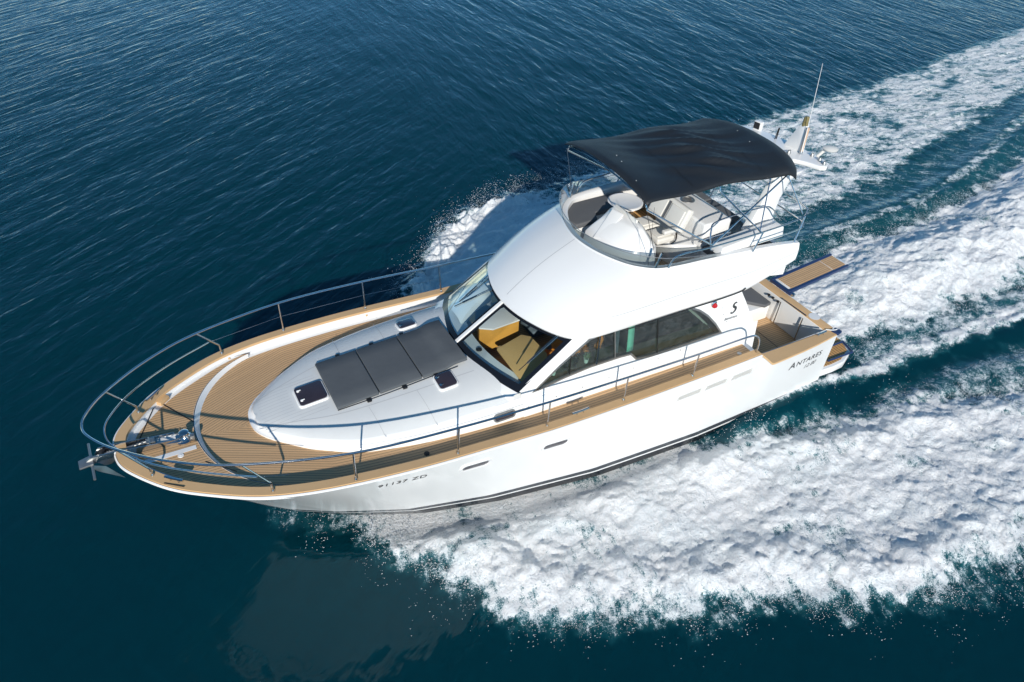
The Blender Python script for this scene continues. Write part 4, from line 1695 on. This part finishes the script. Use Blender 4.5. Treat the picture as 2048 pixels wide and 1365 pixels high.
b_.tube([(.21, .58, 1.51), (.20, 1.28, 1.515)], .012, 8)
part('gate_rail', b_, STEEL)
for y in (.28, .40, .55):
    b_ = B()
    b_.box((.25, y, 1.41), (.05, .05, .04))
    part('gate_latch', b_, BLACK, bevel=.01)
b_ = B()
b_.box((1.2, 0, .83), (2.1, 3.46, .04))
part('cockpit_sole', b_, TEAK, uv=lambda c: (c.x, c.y + 20))
b_ = B()
for (x0, y0, x1, y1) in ((.75, .55, 1.35, .55), (.75, .55, .75, 1.5), (1.35, .55, 1.35, 1.5), (1.35, .9, 2.0, .9)):
    b_.box(((x0 + x1) / 2, (y0 + y1) / 2, .852), (max(.012, abs(x1 - x0)), max(.012, abs(y1 - y0)), .003))
part('sole_hatch_seam', b_, BLACK)
b_ = B()
b_.box((.55, -.62, 1.03), (.60, 2.02, .36))
BE = part('cockpit_bench', b_, WHITE, bevel=.04, seg=3)
b_ = B()
b_.prism([(.25, -1.62, 1.215), (.25, .40, 1.215), (.45, .43, 1.215), (.82, .05, 1.215), (.85, -1.62, 1.215)], (0, 0, .08))
part('bench_cushion', b_, GREY, BE, bevel=.025, seg=3, angle=60)
b_ = B()
b_.box((.02, 1.93, 1.50), (.16, .16, .05), rz=.3)
part('stern_fairlead', b_, NAVY, bevel=.018, seg=3)
# mooring line coiled over the fairlead
b_ = B()
b_.tube([(-.03, 1.86, 1.53), (.02, 1.92, 1.55), (.10, 1.88, 1.53), (.2, 1.80, 1.52)], .010, 6, smooth=5)
part('stern_line', b_, WHITE)

# swim platform
b_ = B()
out_ = [(0, 1.90), (-.42, 1.92), (-.75, 1.90), (-1.15, 1.72), (-1.30, 1.40), (-1.32, .6), (-1.32, 0)]
out_ = out_ + [(x, -y) for x, y in out_[::-1][1:]]
b_.prism([(x, y, .22) for x, y in out_], (0, 0, .17))
SW = part('swim_platform', b_, WHITE, bevel=.03, seg=3, angle=50)
b_ = B()
b_.prism([(x * .955 - .02, y * .955, .392) for x, y in out_], (0, 0, .006))
part('platform_teak', b_, TEAKO, SW, uv=lambda c: (c.y, c.x))
for (x0, y0, x1, y1) in ((-.45, 1.42, -1.22, 1.42), (-.38, 1.76, -1.12, 1.78), (-1.12, 1.78, -1.22, 1.42)):
    b_ = B()
    b_.tube([(x0, y0, .44), (x1, y1, .44)], .022, 8)
    part('boarding_ladder', b_, NAVY, SW)

# passerelle (telescopic gangway) reaching aft from the transom
b_ = B()
PS = [(-.02, .02), (-.02, .56), (-2.02, .40), (-1.95, -.08), (-1.8, -.06)]


def psl(x, y, z):
    return (x, y - .045 * x * 0 + .08 * x, z + .02 * -x)


b_.prism([psl(-.10, .06, 1.54), psl(-.10, .50, 1.54), psl(-1.95, .50, 1.54), psl(-2.05, .28, 1.54), psl(-1.95, .06, 1.54)], (0, 0, .03))
PA = part('gangway', b_, WHITE, bevel=.004)
for y in (.03, .53):
    b_ = B()
    b_.prism([psl(-.02, y - .035, 1.52), psl(-.02, y + .035, 1.52), psl(-2.0, y + .03, 1.52), psl(-2.0, y - .03, 1.52)], (0, 0, .075))
    part('gangway_beam', b_, NAVY, PA, bevel=.02, seg=3)
for (xa, xb) in ((-.16, -1.52), (-1.56, -1.96)):
    b_ = B()
    b_.prism([psl(xa, .085, 1.572), psl(xa, .475, 1.572), psl(xb, .475, 1.572), psl(xb, .085, 1.572)], (0, 0, .012))
    part('gangway_tread', b_, TEAK, PA, uv=lambda c: (c.x, c.y - .08 * c.x + 3))
b_ = B()
b_.box((-.04, .30, 1.55), (.08, .60, .07))
part('gangway_hinge', b_, NAVY, PA, bevel=.01)
b_ = B()
b_.lathe((-.08, .60, 1.52), [(.05, -.02), (.05, .03), (.02, .05)], 14)
part('hinge_bolt', b_, STEEL, PA)

# ------------------------------------------------------------------ the sea
POLY = {
'port_bow': [(10.94, -0.27), (10.37, 0.25), (9.8, 0.75), (9.39, 1.38), (9.09, 1.99), (8.97, 2.53), (8.57, 3.01), (8.34, 3.43), (7.78, 3.88), (7.11, 4.3), (6.31, 4.53), (5.64, 4.95), (4.87, 5.25), (4.16, 5.4), (3.8, 5.7), (3.44, 5.99), (2.74, 6.37), (1.98, 6.53), (1.28, 6.65), (-0.01, 6.65), (-2.23, 6.65), (-6.43, 6.9), (-16, 8.5), (-16, 6.0), (-6.43, 4.19), (-3.93, 4.04), (-2.27, 3.48), (-1.22, 3.08), (0.1, 2.95), (1.2, 2.67), (2.2, 2.31), (3.1, 2.17), (3.06, 1.5), (5.39, 1.3), (7.32, .8), (9.06, 0.3), (10.22, -0.09)],
'stern_wash': [(-1.0, -1.7), (-2.03, -1.46), (-3.6, -1.43), (-5.05, -1.74), (-6.31, -1.49), (-7.72, -1.48), (-10.38, -1.83), (-13.65, -2.45), (-18.88, -3.1), (-30, -4.5), (-30, 3.0), (-11.29, 1.34), (-7.26, 1.81), (-5.62, 1.63), (-3.88, 1.58), (-2.57, 1.4), (-1.38, 1.45), (-.6, 1.2), (-.6, -1.2)],
'side_wash': [(2.57, 1.85), (1.67, 2.02), (0.33, 2.08), (-0.65, 2.26), (-1.99, 2.44), (-3.54, 2.52), (-5.94, 2.69), (-8.62, 2.91), (-9.6, 2.33), (-6.67, 2.2), (-4.16, 2.05), (-2.47, 2.04), (-1.02, 1.92), (0.35, 1.71), (1.7, 1.66)],
'starboard': [(9.6, -1.1), (8.2, -2.6), (7.0, -3.9), (6.35, -5.2), (5.65, -5.8), (5.2, -6.3), (4.3, -7.35), (3.2, -7.85), (1.95, -7.95), (1.01, -7.75), (-0.37, -8.28), (-1.55, -8.39), (-3.53, -8.71), (-6.25, -8.97), (-7.88, -8.78), (-9.41, -8.92), (-11.52, -9.05), (-14.68, -9.28), (-17.33, -9.34), (-19.69, -10.0), (-21.42, -10.1), (-25.94, -10.66), (-33.26, -11.52), (-33.26, -8.6), (-24.83, -6.58), (-18.62, -5.77), (-14.63, -4.92), (-12.37, -4.58), (-9.17, -3.91), (-6.85, -3.39), (-5.23, -3.5), (-3.56, -3.6), (-0.42, -3.0), (3.07, -2.2), (6, -1.7), (8.5, -1.0)],
'crest': [(-3.02, -2.28), (-4.74, -2.34), (-6.7, -2.34), (-8.42, -2.38), (-10.4, -2.7), (-12.72, -3.35), (-17.12, -4.77), (-25.42, -6.93), (-23.7, -5.92), (-15.67, -3.81), (-11.94, -2.79), (-9.85, -2.28), (-7.99, -2.02), (-6.37, -2.05), (-4.45, -2.06)],
'light_streaks': [(-0.5, -2.2), (-3.56, -4.03), (-5.45, -3.98), (-8.63, -4.02), (-13.16, -4.8), (-18.62, -5.77), (-25.42, -6.93), (-15.8, -1.3), (-11.25, -0.85), (-7.66, -0.62), (-3.93, -0.73), (-2.48, -1.02), (-.5, -1.6)],
'light_lower': [(-1.38, 1.45), (-2.57, 1.4), (-3.88, 1.58), (-5.62, 1.63), (-7.26, 1.81), (-10.54, 1.78), (-9.15, 2.59), (-6.3, 2.45), (-3.76, 2.35), (-1.44, 2.24)],
'trough_haze': [(2.2, 2.31), (1.2, 2.67), (-0.94, 2.85), (-3.17, 2.8), (-5.09, 3.26), (-7.52, 3.55), (-5.76, 4.58), (-3.86, 4.3), (-1.15, 3.5), (1.31, 3.0)],
}


def sdf(px, py, poly):
    d = np.full(px.shape, 1e9)
    ins = np.zeros(px.shape, bool)
    n_ = len(poly)
    for i in range(n_):
        ax_, ay_ = poly[i]
        bx_, by_ = poly[(i + 1) % n_]
        ex_, ey_ = bx_ - ax_, by_ - ay_
        t = np.clip(((px - ax_) * ex_ + (py - ay_) * ey_) / (ex_ * ex_ + ey_ * ey_), 0, 1)
        d = np.minimum(d, (px - ax_ - t * ex_) ** 2 + (py - ay_ - t * ey_) ** 2)
        c_ = ((ay_ > py) != (by_ > py)) & (px < (bx_ - ax_) * (py - ay_) / (by_ - ay_ + 1e-12) + ax_)
        ins ^= c_
    d = np.sqrt(d)
    return np.where(ins, d, -d)


def gnoise(x, y, seed=0):
    xi, yi = np.floor(x).astype(np.int64), np.floor(y).astype(np.int64)
    fx, fy = x - xi, y - yi
    u, v = fx * fx * fx * (fx * (fx * 6 - 15) + 10), fy * fy * fy * (fy * (fy * 6 - 15) + 10)

    def g(ix_, iy_, dx, dy):
        h = (ix_ * 374761393 + iy_ * 668265263 + seed * 1442695041) & 0xFFFFFFFF
        h = ((h ^ (h >> 13)) * 1274126177) & 0xFFFFFFFF
        h = (h ^ (h >> 16)) & 0xFFFF
        a = h * (2 * math.pi / 65536)
        return np.cos(a) * dx + np.sin(a) * dy
    a = g(xi, yi, fx, fy)
    b_ = g(xi + 1, yi, fx - 1, fy)
    c_ = g(xi, yi + 1, fx, fy - 1)
    d_ = g(xi + 1, yi + 1, fx - 1, fy - 1)
    return (a + (b_ - a) * u) + ((c_ + (d_ - c_) * u) - (a + (b_ - a) * u)) * v


def fbm(x, y, o, seed=0, gain=.5, ridge=False):
    s, a = 0, 1.0
    for k in range(o):
        n_ = gnoise(x, y, seed + k * 17)
        s = s + a * ((1 - 2 * np.abs(n_) * 1.6) if ridge else n_)
        a *= gain
        x, y = x * 2.03 + 11.3, y * 2.03 - 5.7
    return s


def sstep(a, b_, x):
    t = np.clip((x - a) / (b_ - a), 0, 1)
    return t * t * (3 - 2 * t)


def axis_pts(lo, hi, d, far, g=1.12):
    core = list(np.arange(lo, hi + d / 2, d))
    s, x, l = d, hi, []
    while x < far:
        s *= g
        x += s
        l.append(x)
    r, x, s = [], lo, d
    while x > -far:
        s *= g
        x -= s
        r.append(x)
    return np.array(r[::-1] + core + l)


# spacing: fine around the boat, 7 cm behind it
GX = np.concatenate([axis_pts(-9.0, 13.0, .042, 2500, 1.035)])
GY = np.concatenate([axis_pts(-10.5, 8.0, .042, 2500, 1.04)])
PX, PY = np.meshgrid(GX, GY, indexing='ij')
shape = PX.shape


def fields(px, py):
    warp = .32 * fbm(px * .9, py * .9, 4, 3, .6)
    warp2 = .30 * fbm(px * 3.1, py * 3.1, 3, 9, .6)
    sd = {k: sdf(px, py, v) for k, v in POLY.items()}
    foam = np.zeros(px.shape)

    def put(k, w, lvl, wa=1.0):
        nonlocal foam
        f_ = sstep(-w, w, sd[k] + (warp + warp2) * wa) * lvl
        foam = np.maximum(foam, f_)
    put('port_bow', .55, 1.0, 1.0)
    put('stern_wash', .50, 1.0, 1.0)
    put('side_wash', .16, .84, .35)
    put('starboard', .38, .70, .9)
    put('crest', .08, .60, .35)
    put('light_streaks', .5, .33, 1.0)
    put('light_lower', .25, .56, .5)
    put('trough_haze', .3, .50, .6)
    # variation of density inside the wash
    n1 = fbm(px * .55, py * 1.0, 5, 21, .6)
    foam = foam - .26 * sstep(.0, .6, n1) * sstep(.2, .6, foam)
    n2 = fbm(px * 1.9, py * 1.9, 3, 121, .6)
    foam = foam - .15 * sstep(.0, .6, n2) * sstep(.2, .6, foam)
    # thin glassy sheet close under the near bow
    foam = foam - .20 * sstep(2.6, 1.6, py) * sstep(1.0, 2.0, px) * (py > 0) * sstep(9.5, 7, px)
    # bow sheet on the far side is dense and tall near the boat
    near = sstep(-1.0, 2.5, px) * sstep(-.45, .15, sd['starboard'] + warp * .6 + warp2)
    foam = np.maximum(foam, near * .97)
    return foam, sd, warp


def heights(px, py, foam, sd):
    # calm ripples running across the frame, stronger away from the boat's near side
    damp = .32 + .68 * sstep(2.0, -9.0, py)

    def sysw(th, sd_):
        c_, s_2 = math.cos(math.radians(th)), math.sin(math.radians(th))
        al, ac = px * c_ + py * s_2, -px * s_2 + py * c_
        al = al + .5 * gnoise(px * .5, py * .5, sd_ + 5)
        return .036 * fbm(ac * .6, al * .22, 2, sd_) + .020 * fbm(ac * 2.3, al * .7, 3, sd_ + 3, .55)
    mixw = sstep(-3, 7, px)
    h = damp * (sysw(32, 31) * mixw + sysw(86, 41) * (1 - mixw)) + .006 * fbm(px * 2.6, py * 2.6, 2, 47) + .007 * fbm((px + .5 * py) * 2.2, (py - .5 * px) * 1.0, 3, 49, .6)
    fade = np.exp(-np.maximum(0, np.hypot(px - 2, py) - 60) / 60)
    h = h * fade
    f_ = sstep(.3, .8, foam)
    wx = px + .25 * fbm(px * 1.3, py * 1.3, 2, 55)
    bill = fbm(wx * 1.4, py * 1.9, 5, 51, .62, ridge=True)
    bill2 = fbm(wx * 5.0, py * 6.0, 3, 61, .7)
    h += f_ * (.038 * bill + .024 * bill2)
    pb = sstep(0, 1.0, sd['port_bow'])
    h += pb * (.07 + .08 * fbm(px * .8, py * .8, 3, 71))
    # curling outer lip of the bow wave
    h += (.16 + .16 * fbm(px * 1.6, py * 1.6, 3, 78, .6)) * np.exp(-((sd['port_bow'] - .6) / .4) ** 2) * sstep(-8, 4, px) * sstep(9.3, 8.0, px)
    sb_ = sstep(0, 1.2, sd['starboard']) * sstep(-6, 5, px)
    h += sb_ * .22
    h += (.16 + .40 * fbm(px * 1.5, py * 1.5, 4, 77, .6)) * np.exp(-((sd['starboard'] - .25) / .45) ** 2) * sstep(-2, 3, px) * sstep(9.0, 6.5, px)
    sw = sstep(0, 1.1, sd['stern_wash'])
    sw2 = sstep(.1, 1.5, sd['stern_wash'])
    h += sw * (.10 + .12 * fbm(px * .9, py * .9, 4, 81, .55)) * sstep(-.2, -2.5, px) + sw2 * (.32 + .18 * fbm(px * .7, py * .7, 3, 83, .6)) * sstep(-1.5, -5, px)
    h += .13 * np.exp(-(sd['crest'] / .35) ** 2)
    h -= .08 * sstep(.5, 0, np.abs(sd['trough_haze']))
    # keep the sheet below the cockpit sole and inside the hull
    hullw = np.interp(px, [-.4, 0, 3, 5.5, 7.5, 9, 10, 10.9, 11.2], [1.9, 1.93, 1.98, 1.87, 1.56, 1.10, .60, .0, 0])
    gap = np.abs(py) - hullw
    tr_ = sstep(.8, .0, gap) * (px > -.3) * (px < 11.0)
    tgt = np.interp(px, [-.3, .5, 2.2, 3.6, 9, 10.5, 11.6], [.02, .14, .12, -.10, -.12, -.06, 0])
    h = h * (1 - tr_) + tgt * tr_
    h = np.where((gap < -.12) & (px > .05) & (px < 10.6), np.minimum(h, -.05), h)
    return h


foam, sd, warp = fields(PX.ravel(), PY.ravel())
hh = heights(PX.ravel(), PY.ravel(), foam, sd)
co = np.c_[PX.ravel(), PY.ravel(), hh]
nx_, ny_ = shape
ii = (np.arange(nx_ - 1)[:, None] * ny_ + np.arange(ny_ - 1)[None, :]).ravel()
quads = np.c_[ii, ii + ny_, ii + ny_ + 1, ii + 1]
fmean = foam[quads].mean(1)

# ---- water + foam shader
SEA, nt, p = mat('sea_water_and_foam')
out = nt.nodes['Material Output']
geo = N(nt, 'ShaderNodeNewGeometry')
at = N(nt, 'ShaderNodeAttribute', attribute_name='foam')
def aniso(th, sx_):
    m1 = N(nt, 'ShaderNodeMapping')
    nt.links.new(geo.outputs['Position'], m1.inputs['Vector'])
    m1.inputs['Rotation'].default_value = (0, 0, -math.radians(th))
    m2_ = N(nt, 'ShaderNodeMapping')
    nt.links.new(m1.outputs[0], m2_.inputs['Vector'])
    m2_.inputs['Scale'].default_value = (sx_, 1.0, 1.0)
    return m2_.outputs[0]


def wnoise(scale, detail, vec, rough=.55, dist=0.0):
    n_ = N(nt, 'ShaderNodeTexNoise', i_Scale=scale, i_Detail=detail, i_Roughness=rough, i_Distortion=dist)
    nt.links.new(vec, n_.inputs['Vector'])
    return n_.outputs['Fac']


pxy = N(nt, 'ShaderNodeSeparateXYZ')
nt.links.new(geo.outputs['Position'], pxy.inputs[0])
wmx = N(nt, 'ShaderNodeMapRange', interpolation_type='SMOOTHSTEP')
wmx.inputs['From Min'].default_value = -3.0
wmx.inputs['From Max'].default_value = 7.0
nt.links.new(pxy.outputs['X'], wmx.inputs['Value'])


def mixf(f_, a_, b_):
    d_ = math_n(nt, 'SUBTRACT', b_, a_)
    return math_n(nt, 'ADD', math_n(nt, 'MULTIPLY', d_, f_), a_)


A1, A2 = aniso(32, .24), aniso(86, .24)
w1 = mixf(wmx.outputs[0], wnoise(3.3, 4.0, A2, .55, .5), wnoise(3.0, 4.0, A1, .55, .5))
w2 = mixf(wmx.outputs[0], wnoise(9.0, 2.0, A2, .5, .3), wnoise(8.0, 2.0, A1, .5, .3))
calm = N(nt, 'ShaderNodeMapRange')
calm.inputs['From Min'].default_value = 3.0
calm.inputs['From Max'].default_value = -9.0
calm.inputs['To Min'].default_value = .24
calm.inputs['To Max'].default_value = 1.0
nt.links.new(pxy.outputs['Y'], calm.inputs['Value'])
hsum = math_n(nt, 'ADD', math_n(nt, 'MULTIPLY', w1, .7), math_n(nt, 'MULTIPLY', w2, .14))
hsum = math_n(nt, 'MULTIPLY', hsum, calm.outputs[0])
bw = N(nt, 'ShaderNodeBump', i_Strength=1.0, i_Distance=.062)
nt.links.new(hsum, bw.inputs['Height'])
aer = N(nt, 'ShaderNodeMapRange', interpolation_type='SMOOTHSTEP')
aer.inputs['From Min'].default_value = .03
aer.inputs['From Max'].default_value = .55
nt.links.new(at.outputs['Fac'], aer.inputs['Value'])
nt.links.new(mixc(nt, aer.outputs[0], (0.0008, 0.0315, 0.047), (0.012, 0.105, 0.125)), p.inputs['Base Color'])
p.inputs['Specular Tint'].default_value = (0.70, 0.90, 1.0, 1)
p.inputs['Roughness'].default_value = .02
p.inputs['IOR'].default_value = 1.333
nt.links.new(bw.outputs[0], p.inputs['Normal'])
p.inputs['Subsurface Weight'].default_value = 1.0
p.inputs['Subsurface Radius'].default_value = (.6, 1.0, 1.0)
p.inputs['Subsurface Scale'].default_value = 1.2
# foam mask: coverage attribute broken up by noise at three scales
mpf = N(nt, 'ShaderNodeMapping')
nt.links.new(geo.outputs['Position'], mpf.inputs['Vector'])
mpf.inputs['Scale'].default_value = (.62, 1.0, .6)
F2 = aniso(148, .36)
sideb = N(nt, 'ShaderNodeMapRange', interpolation_type='SMOOTHSTEP')
sideb.inputs['From Min'].default_value = -1.2
sideb.inputs['From Max'].default_value = -3.0
nt.links.new(pxy.outputs['Y'], sideb.inputs['Value'])
F3 = aniso(72, .38)
fwd = N(nt, 'ShaderNodeMapRange', interpolation_type='SMOOTHSTEP')
fwd.inputs['From Min'].default_value = -3.0
fwd.inputs['From Max'].default_value = 1.0
nt.links.new(pxy.outputs['X'], fwd.inputs['Value'])
fA = mixf(fwd.outputs[0], wnoise(3.2, 8.0, mpf.outputs[0], .68, .6), wnoise(6.5, 8.0, F3, .66, .3))
f1 = mixf(sideb.outputs[0], fA, wnoise(4.6, 8.0, F2, .64, .9))
f2 = wnoise(22.0, 5.0, geo.outputs['Position'], .7, .2)
f3 = wnoise(60.0, 2.0, geo.outputs['Position'], .6)
cell = N(nt, 'ShaderNodeTexVoronoi', feature='DISTANCE_TO_EDGE', i_Scale=2.6)
dv = N(nt, 'ShaderNodeVectorMath', operation='ADD')
nzv = N(nt, 'ShaderNodeTexNoise', i_Scale=2.0, i_Detail=5.0)
nt.links.new(geo.outputs['Position'], nzv.inputs['Vector'])
nt.links.new(mpf.outputs[0], dv.inputs[0])
nt.links.new(nzv.outputs['Color'], dv.inputs[1])
nt.links.new(dv.outputs[0], cell.inputs['Vector'])
lace = math_n(nt, 'MULTIPLY', math_n(nt, 'MINIMUM', cell.outputs['Distance'], .25), -1.2)
s_ = math_n(nt, 'ADD', math_n(nt, 'MULTIPLY', math_n(nt, 'SUBTRACT', f1, .5), 2.4), math_n(nt, 'MULTIPLY', math_n(nt, 'SUBTRACT', f2, .5), 1.6))
s_ = math_n(nt, 'ADD', s_, math_n(nt, 'MULTIPLY', math_n(nt, 'SUBTRACT', f3, .5), 1.3))
s_ = math_n(nt, 'ADD', s_, lace)
s_ = math_n(nt, 'ADD', s_, .16)
cov = math_n(nt, 'ADD', math_n(nt, 'MULTIPLY', at.outputs['Fac'], 1.55), math_n(nt, 'MULTIPLY', s_, .8))
# noise only acts where there is some foam at all
pres = N(nt, 'ShaderNodeMapRange', interpolation_type='SMOOTHSTEP')
pres.inputs['From Min'].default_value = .02
pres.inputs['From Max'].default_value = .30
nt.links.new(at.outputs['Fac'], pres.inputs['Value'])
rm = N(nt, 'ShaderNodeMapRange', interpolation_type='SMOOTHSTEP')
rm.inputs['From Min'].default_value = .50
rm.inputs['From Max'].default_value = 1.18
nt.links.new(cov, rm.inputs['Value'])
fac = math_n(nt, 'MULTIPLY', rm.outputs[0], pres.outputs[0], True)
# foam: whiter where thick, milky blue-green where thin
fm = N(nt, 'ShaderNodeBsdfPrincipled')
fcol = mixc(nt, math_n(nt, 'POWER', fac, 1.3), (.10, .32, .38), (.97, .97, .965))
bigv = wnoise(1.1, 6.0, mpf.outputs[0], .6)
bv = N(nt, 'ShaderNodeMapRange')
bv.inputs['From Min'].default_value = .42
bv.inputs['From Max'].default_value = .68
nt.links.new(bigv, bv.inputs['Value'])
fcol = mixc(nt, math_n(nt, 'MULTIPLY', bv.outputs[0], .20), fcol, (.46, .62, .68))
fr1 = N(nt, 'ShaderNodeMapRange')
fr1.inputs['From Min'].default_value = .46
fr1.inputs['From Max'].default_value = .70
nt.links.new(f2, fr1.inputs['Value'])
fcol = mixc(nt, math_n(nt, 'MULTIPLY', fr1.outputs[0], .38), fcol, (.60, .72, .78))
fr2 = N(nt, 'ShaderNodeMapRange')
fr2.inputs['From Min'].default_value = .52
fr2.inputs['From Max'].default_value = .74
nt.links.new(f1, fr2.inputs['Value'])
fcol = mixc(nt, math_n(nt, 'MULTIPLY', fr2.outputs[0], .30), fcol, (.50, .64, .72))
nt.links.new(fcol, fm.inputs['Base Color'])
fm.inputs['Roughness'].default_value = .6
fm.inputs['Subsurface Weight'].default_value = .75
fm.inputs['Subsurface Radius'].default_value = (1.0, 1.0, 1.0)
fm.inputs['Subsurface Scale'].default_value = .022
fm.inputs['Specular IOR Level'].default_value = .25
bf = N(nt, 'ShaderNodeBump', i_Strength=1.0, i_Distance=.10)
b1 = wnoise(5.5, 9.0, geo.outputs['Position'], .74, .8)
nt.links.new(math_n(nt, 'ADD', math_n(nt, 'ADD', math_n(nt, 'MULTIPLY', b1, .9), math_n(nt, 'MULTIPLY', f3, .22)), math_n(nt, 'MULTIPLY', f2, .40)), bf.inputs['Height'])
nt.links.new(bf.outputs[0], fm.inputs['Normal'])
mx = N(nt, 'ShaderNodeMixShader')
nt.links.new(fac, mx.inputs[0])
nt.links.new(p.outputs[0], mx.inputs[1])
nt.links.new(fm.outputs[0], mx.inputs[2])
nt.links.new(mx.outputs[0], out.inputs['Surface'])


def np_mesh(name, co_, fc_, att, m):
    me = bpy.data.meshes.new(name)
    k = fc_.shape[1]
    me.vertices.add(len(co_))
    me.vertices.foreach_set('co', co_.astype(np.float32).ravel())
    me.loops.add(fc_.size)
    me.loops.foreach_set('vertex_index', fc_.astype(np.int32).ravel())
    me.polygons.add(len(fc_))
    me.polygons.foreach_set('loop_start', np.arange(0, fc_.size, k, dtype=np.int32))
    me.polygons.foreach_set('use_smooth', np.ones(len(fc_), bool))
    me.update(calc_edges=True)
    if att is not None:
        a = me.attributes.new('foam', 'FLOAT', 'POINT')
        a.data.foreach_set('value', att.astype(np.float32))
    me.materials.append(m)
    o_ = bpy.data.objects.new(name, me)
    COL.objects.link(o_)
    return o_


def sub(name, mask):
    q = quads[mask]
    used, inv = np.unique(q.ravel(), return_inverse=True)
    return np_mesh(name, co[used], inv.reshape(q.shape), foam[used], SEA)


sea = sub('sea', fmean < .42)
tag(sea, 'deep teal sea with small wind ripples', None, None, 'structure')
wk = sub('wake_foam', fmean >= .42)
tag(wk, 'churned white wake foam spreading from the hull', 'foam', None, 'stuff')

# ---- flying droplets along the edges of the bow waves and the stern wash
pts_ = []
N0 = 2200000
sx0 = rng.uniform(-16, 11, N0)
sy0 = rng.uniform(-10, 8, N0)
fo, sdd, wp = fields(sx0, sy0)
prob = np.zeros(N0)
for k, wgt, wid in (('port_bow', 1.0, .17), ('starboard', .8, .17), ('stern_wash', .7, .17)):
    s1 = sdd[k] + wp * .8
    prob = np.maximum(prob, wgt * np.where(s1 < 0, np.exp(s1 / wid), np.exp(-s1 / .55)))
clump = sstep(-.2, .45, fbm(sx0 * 2.6, sy0 * 1.3, 4, 91, .6))
prob *= .06 + .94 * clump ** 1.5
prob *= (sx0 > -15)
prob *= np.where(sy0 < -2, sstep(-9, 2, sx0) * 1.5, 1.0)
prob *= 1 - .85 * ((sy0 > 2.2) & (sy0 < 3.3) & (sx0 < 4) & (sx0 > -8))
prob *= ~((np.abs(sy0) < 2.1) & (sx0 > -.2) & (sx0 < 9))
keep = rng.random(N0) < prob * .9
sx0, sy0 = sx0[keep], sy0[keep]
fo_k, sd_k, _ = fields(sx0, sy0)
hz = heights(sx0, sy0, fo_k, sd_k)
n_ = len(sx0)
tall = np.where(sy0 < 0, .55, .26) * sstep(-12, 4, sx0) + .12
dz_ = rng.random(n_) ** 2.2 * tall
rad = (.0035 + .0060 * rng.random(n_) ** 3)
base = np.array([(1, 0, 0), (-.5, .87, 0), (-.5, -.87, 0), (0, 0, 1.0), (0, 0, -1.0)])
tri = np.array([(0, 1, 3), (1, 2, 3), (2, 0, 3), (1, 0, 4), (2, 1, 4), (0, 2, 4)])
ang = rng.random(n_) * 6.28
ca, sa = np.cos(ang), np.sin(ang)
el = .8 + rng.random(n_) * 1.4
bx = (base[None, :, 0] * ca[:, None] - base[None, :, 1] * sa[:, None]) * rad[:, None] * el[:, None]
by = (base[None, :, 0] * sa[:, None] + base[None, :, 1] * ca[:, None]) * rad[:, None]
bz = base[None, :, 2] * rad[:, None]
V = np.stack([bx + sx0[:, None], by + sy0[:, None], bz + (hz + dz_ + .01)[:, None]], -1).reshape(-1, 3)
F = (tri[None] + (np.arange(n_) * 5)[:, None, None]).reshape(-1, 3)
DROP = simple('white_droplets', (.82, .85, .87), .4, var=.02)
sp = np_mesh('sea_spray', V, F, None, DROP)
tag(sp, 'fine white spray flung along the edges of the wake', 'spray', None, 'stuff')
print('sea verts', len(co), 'drops', n_)
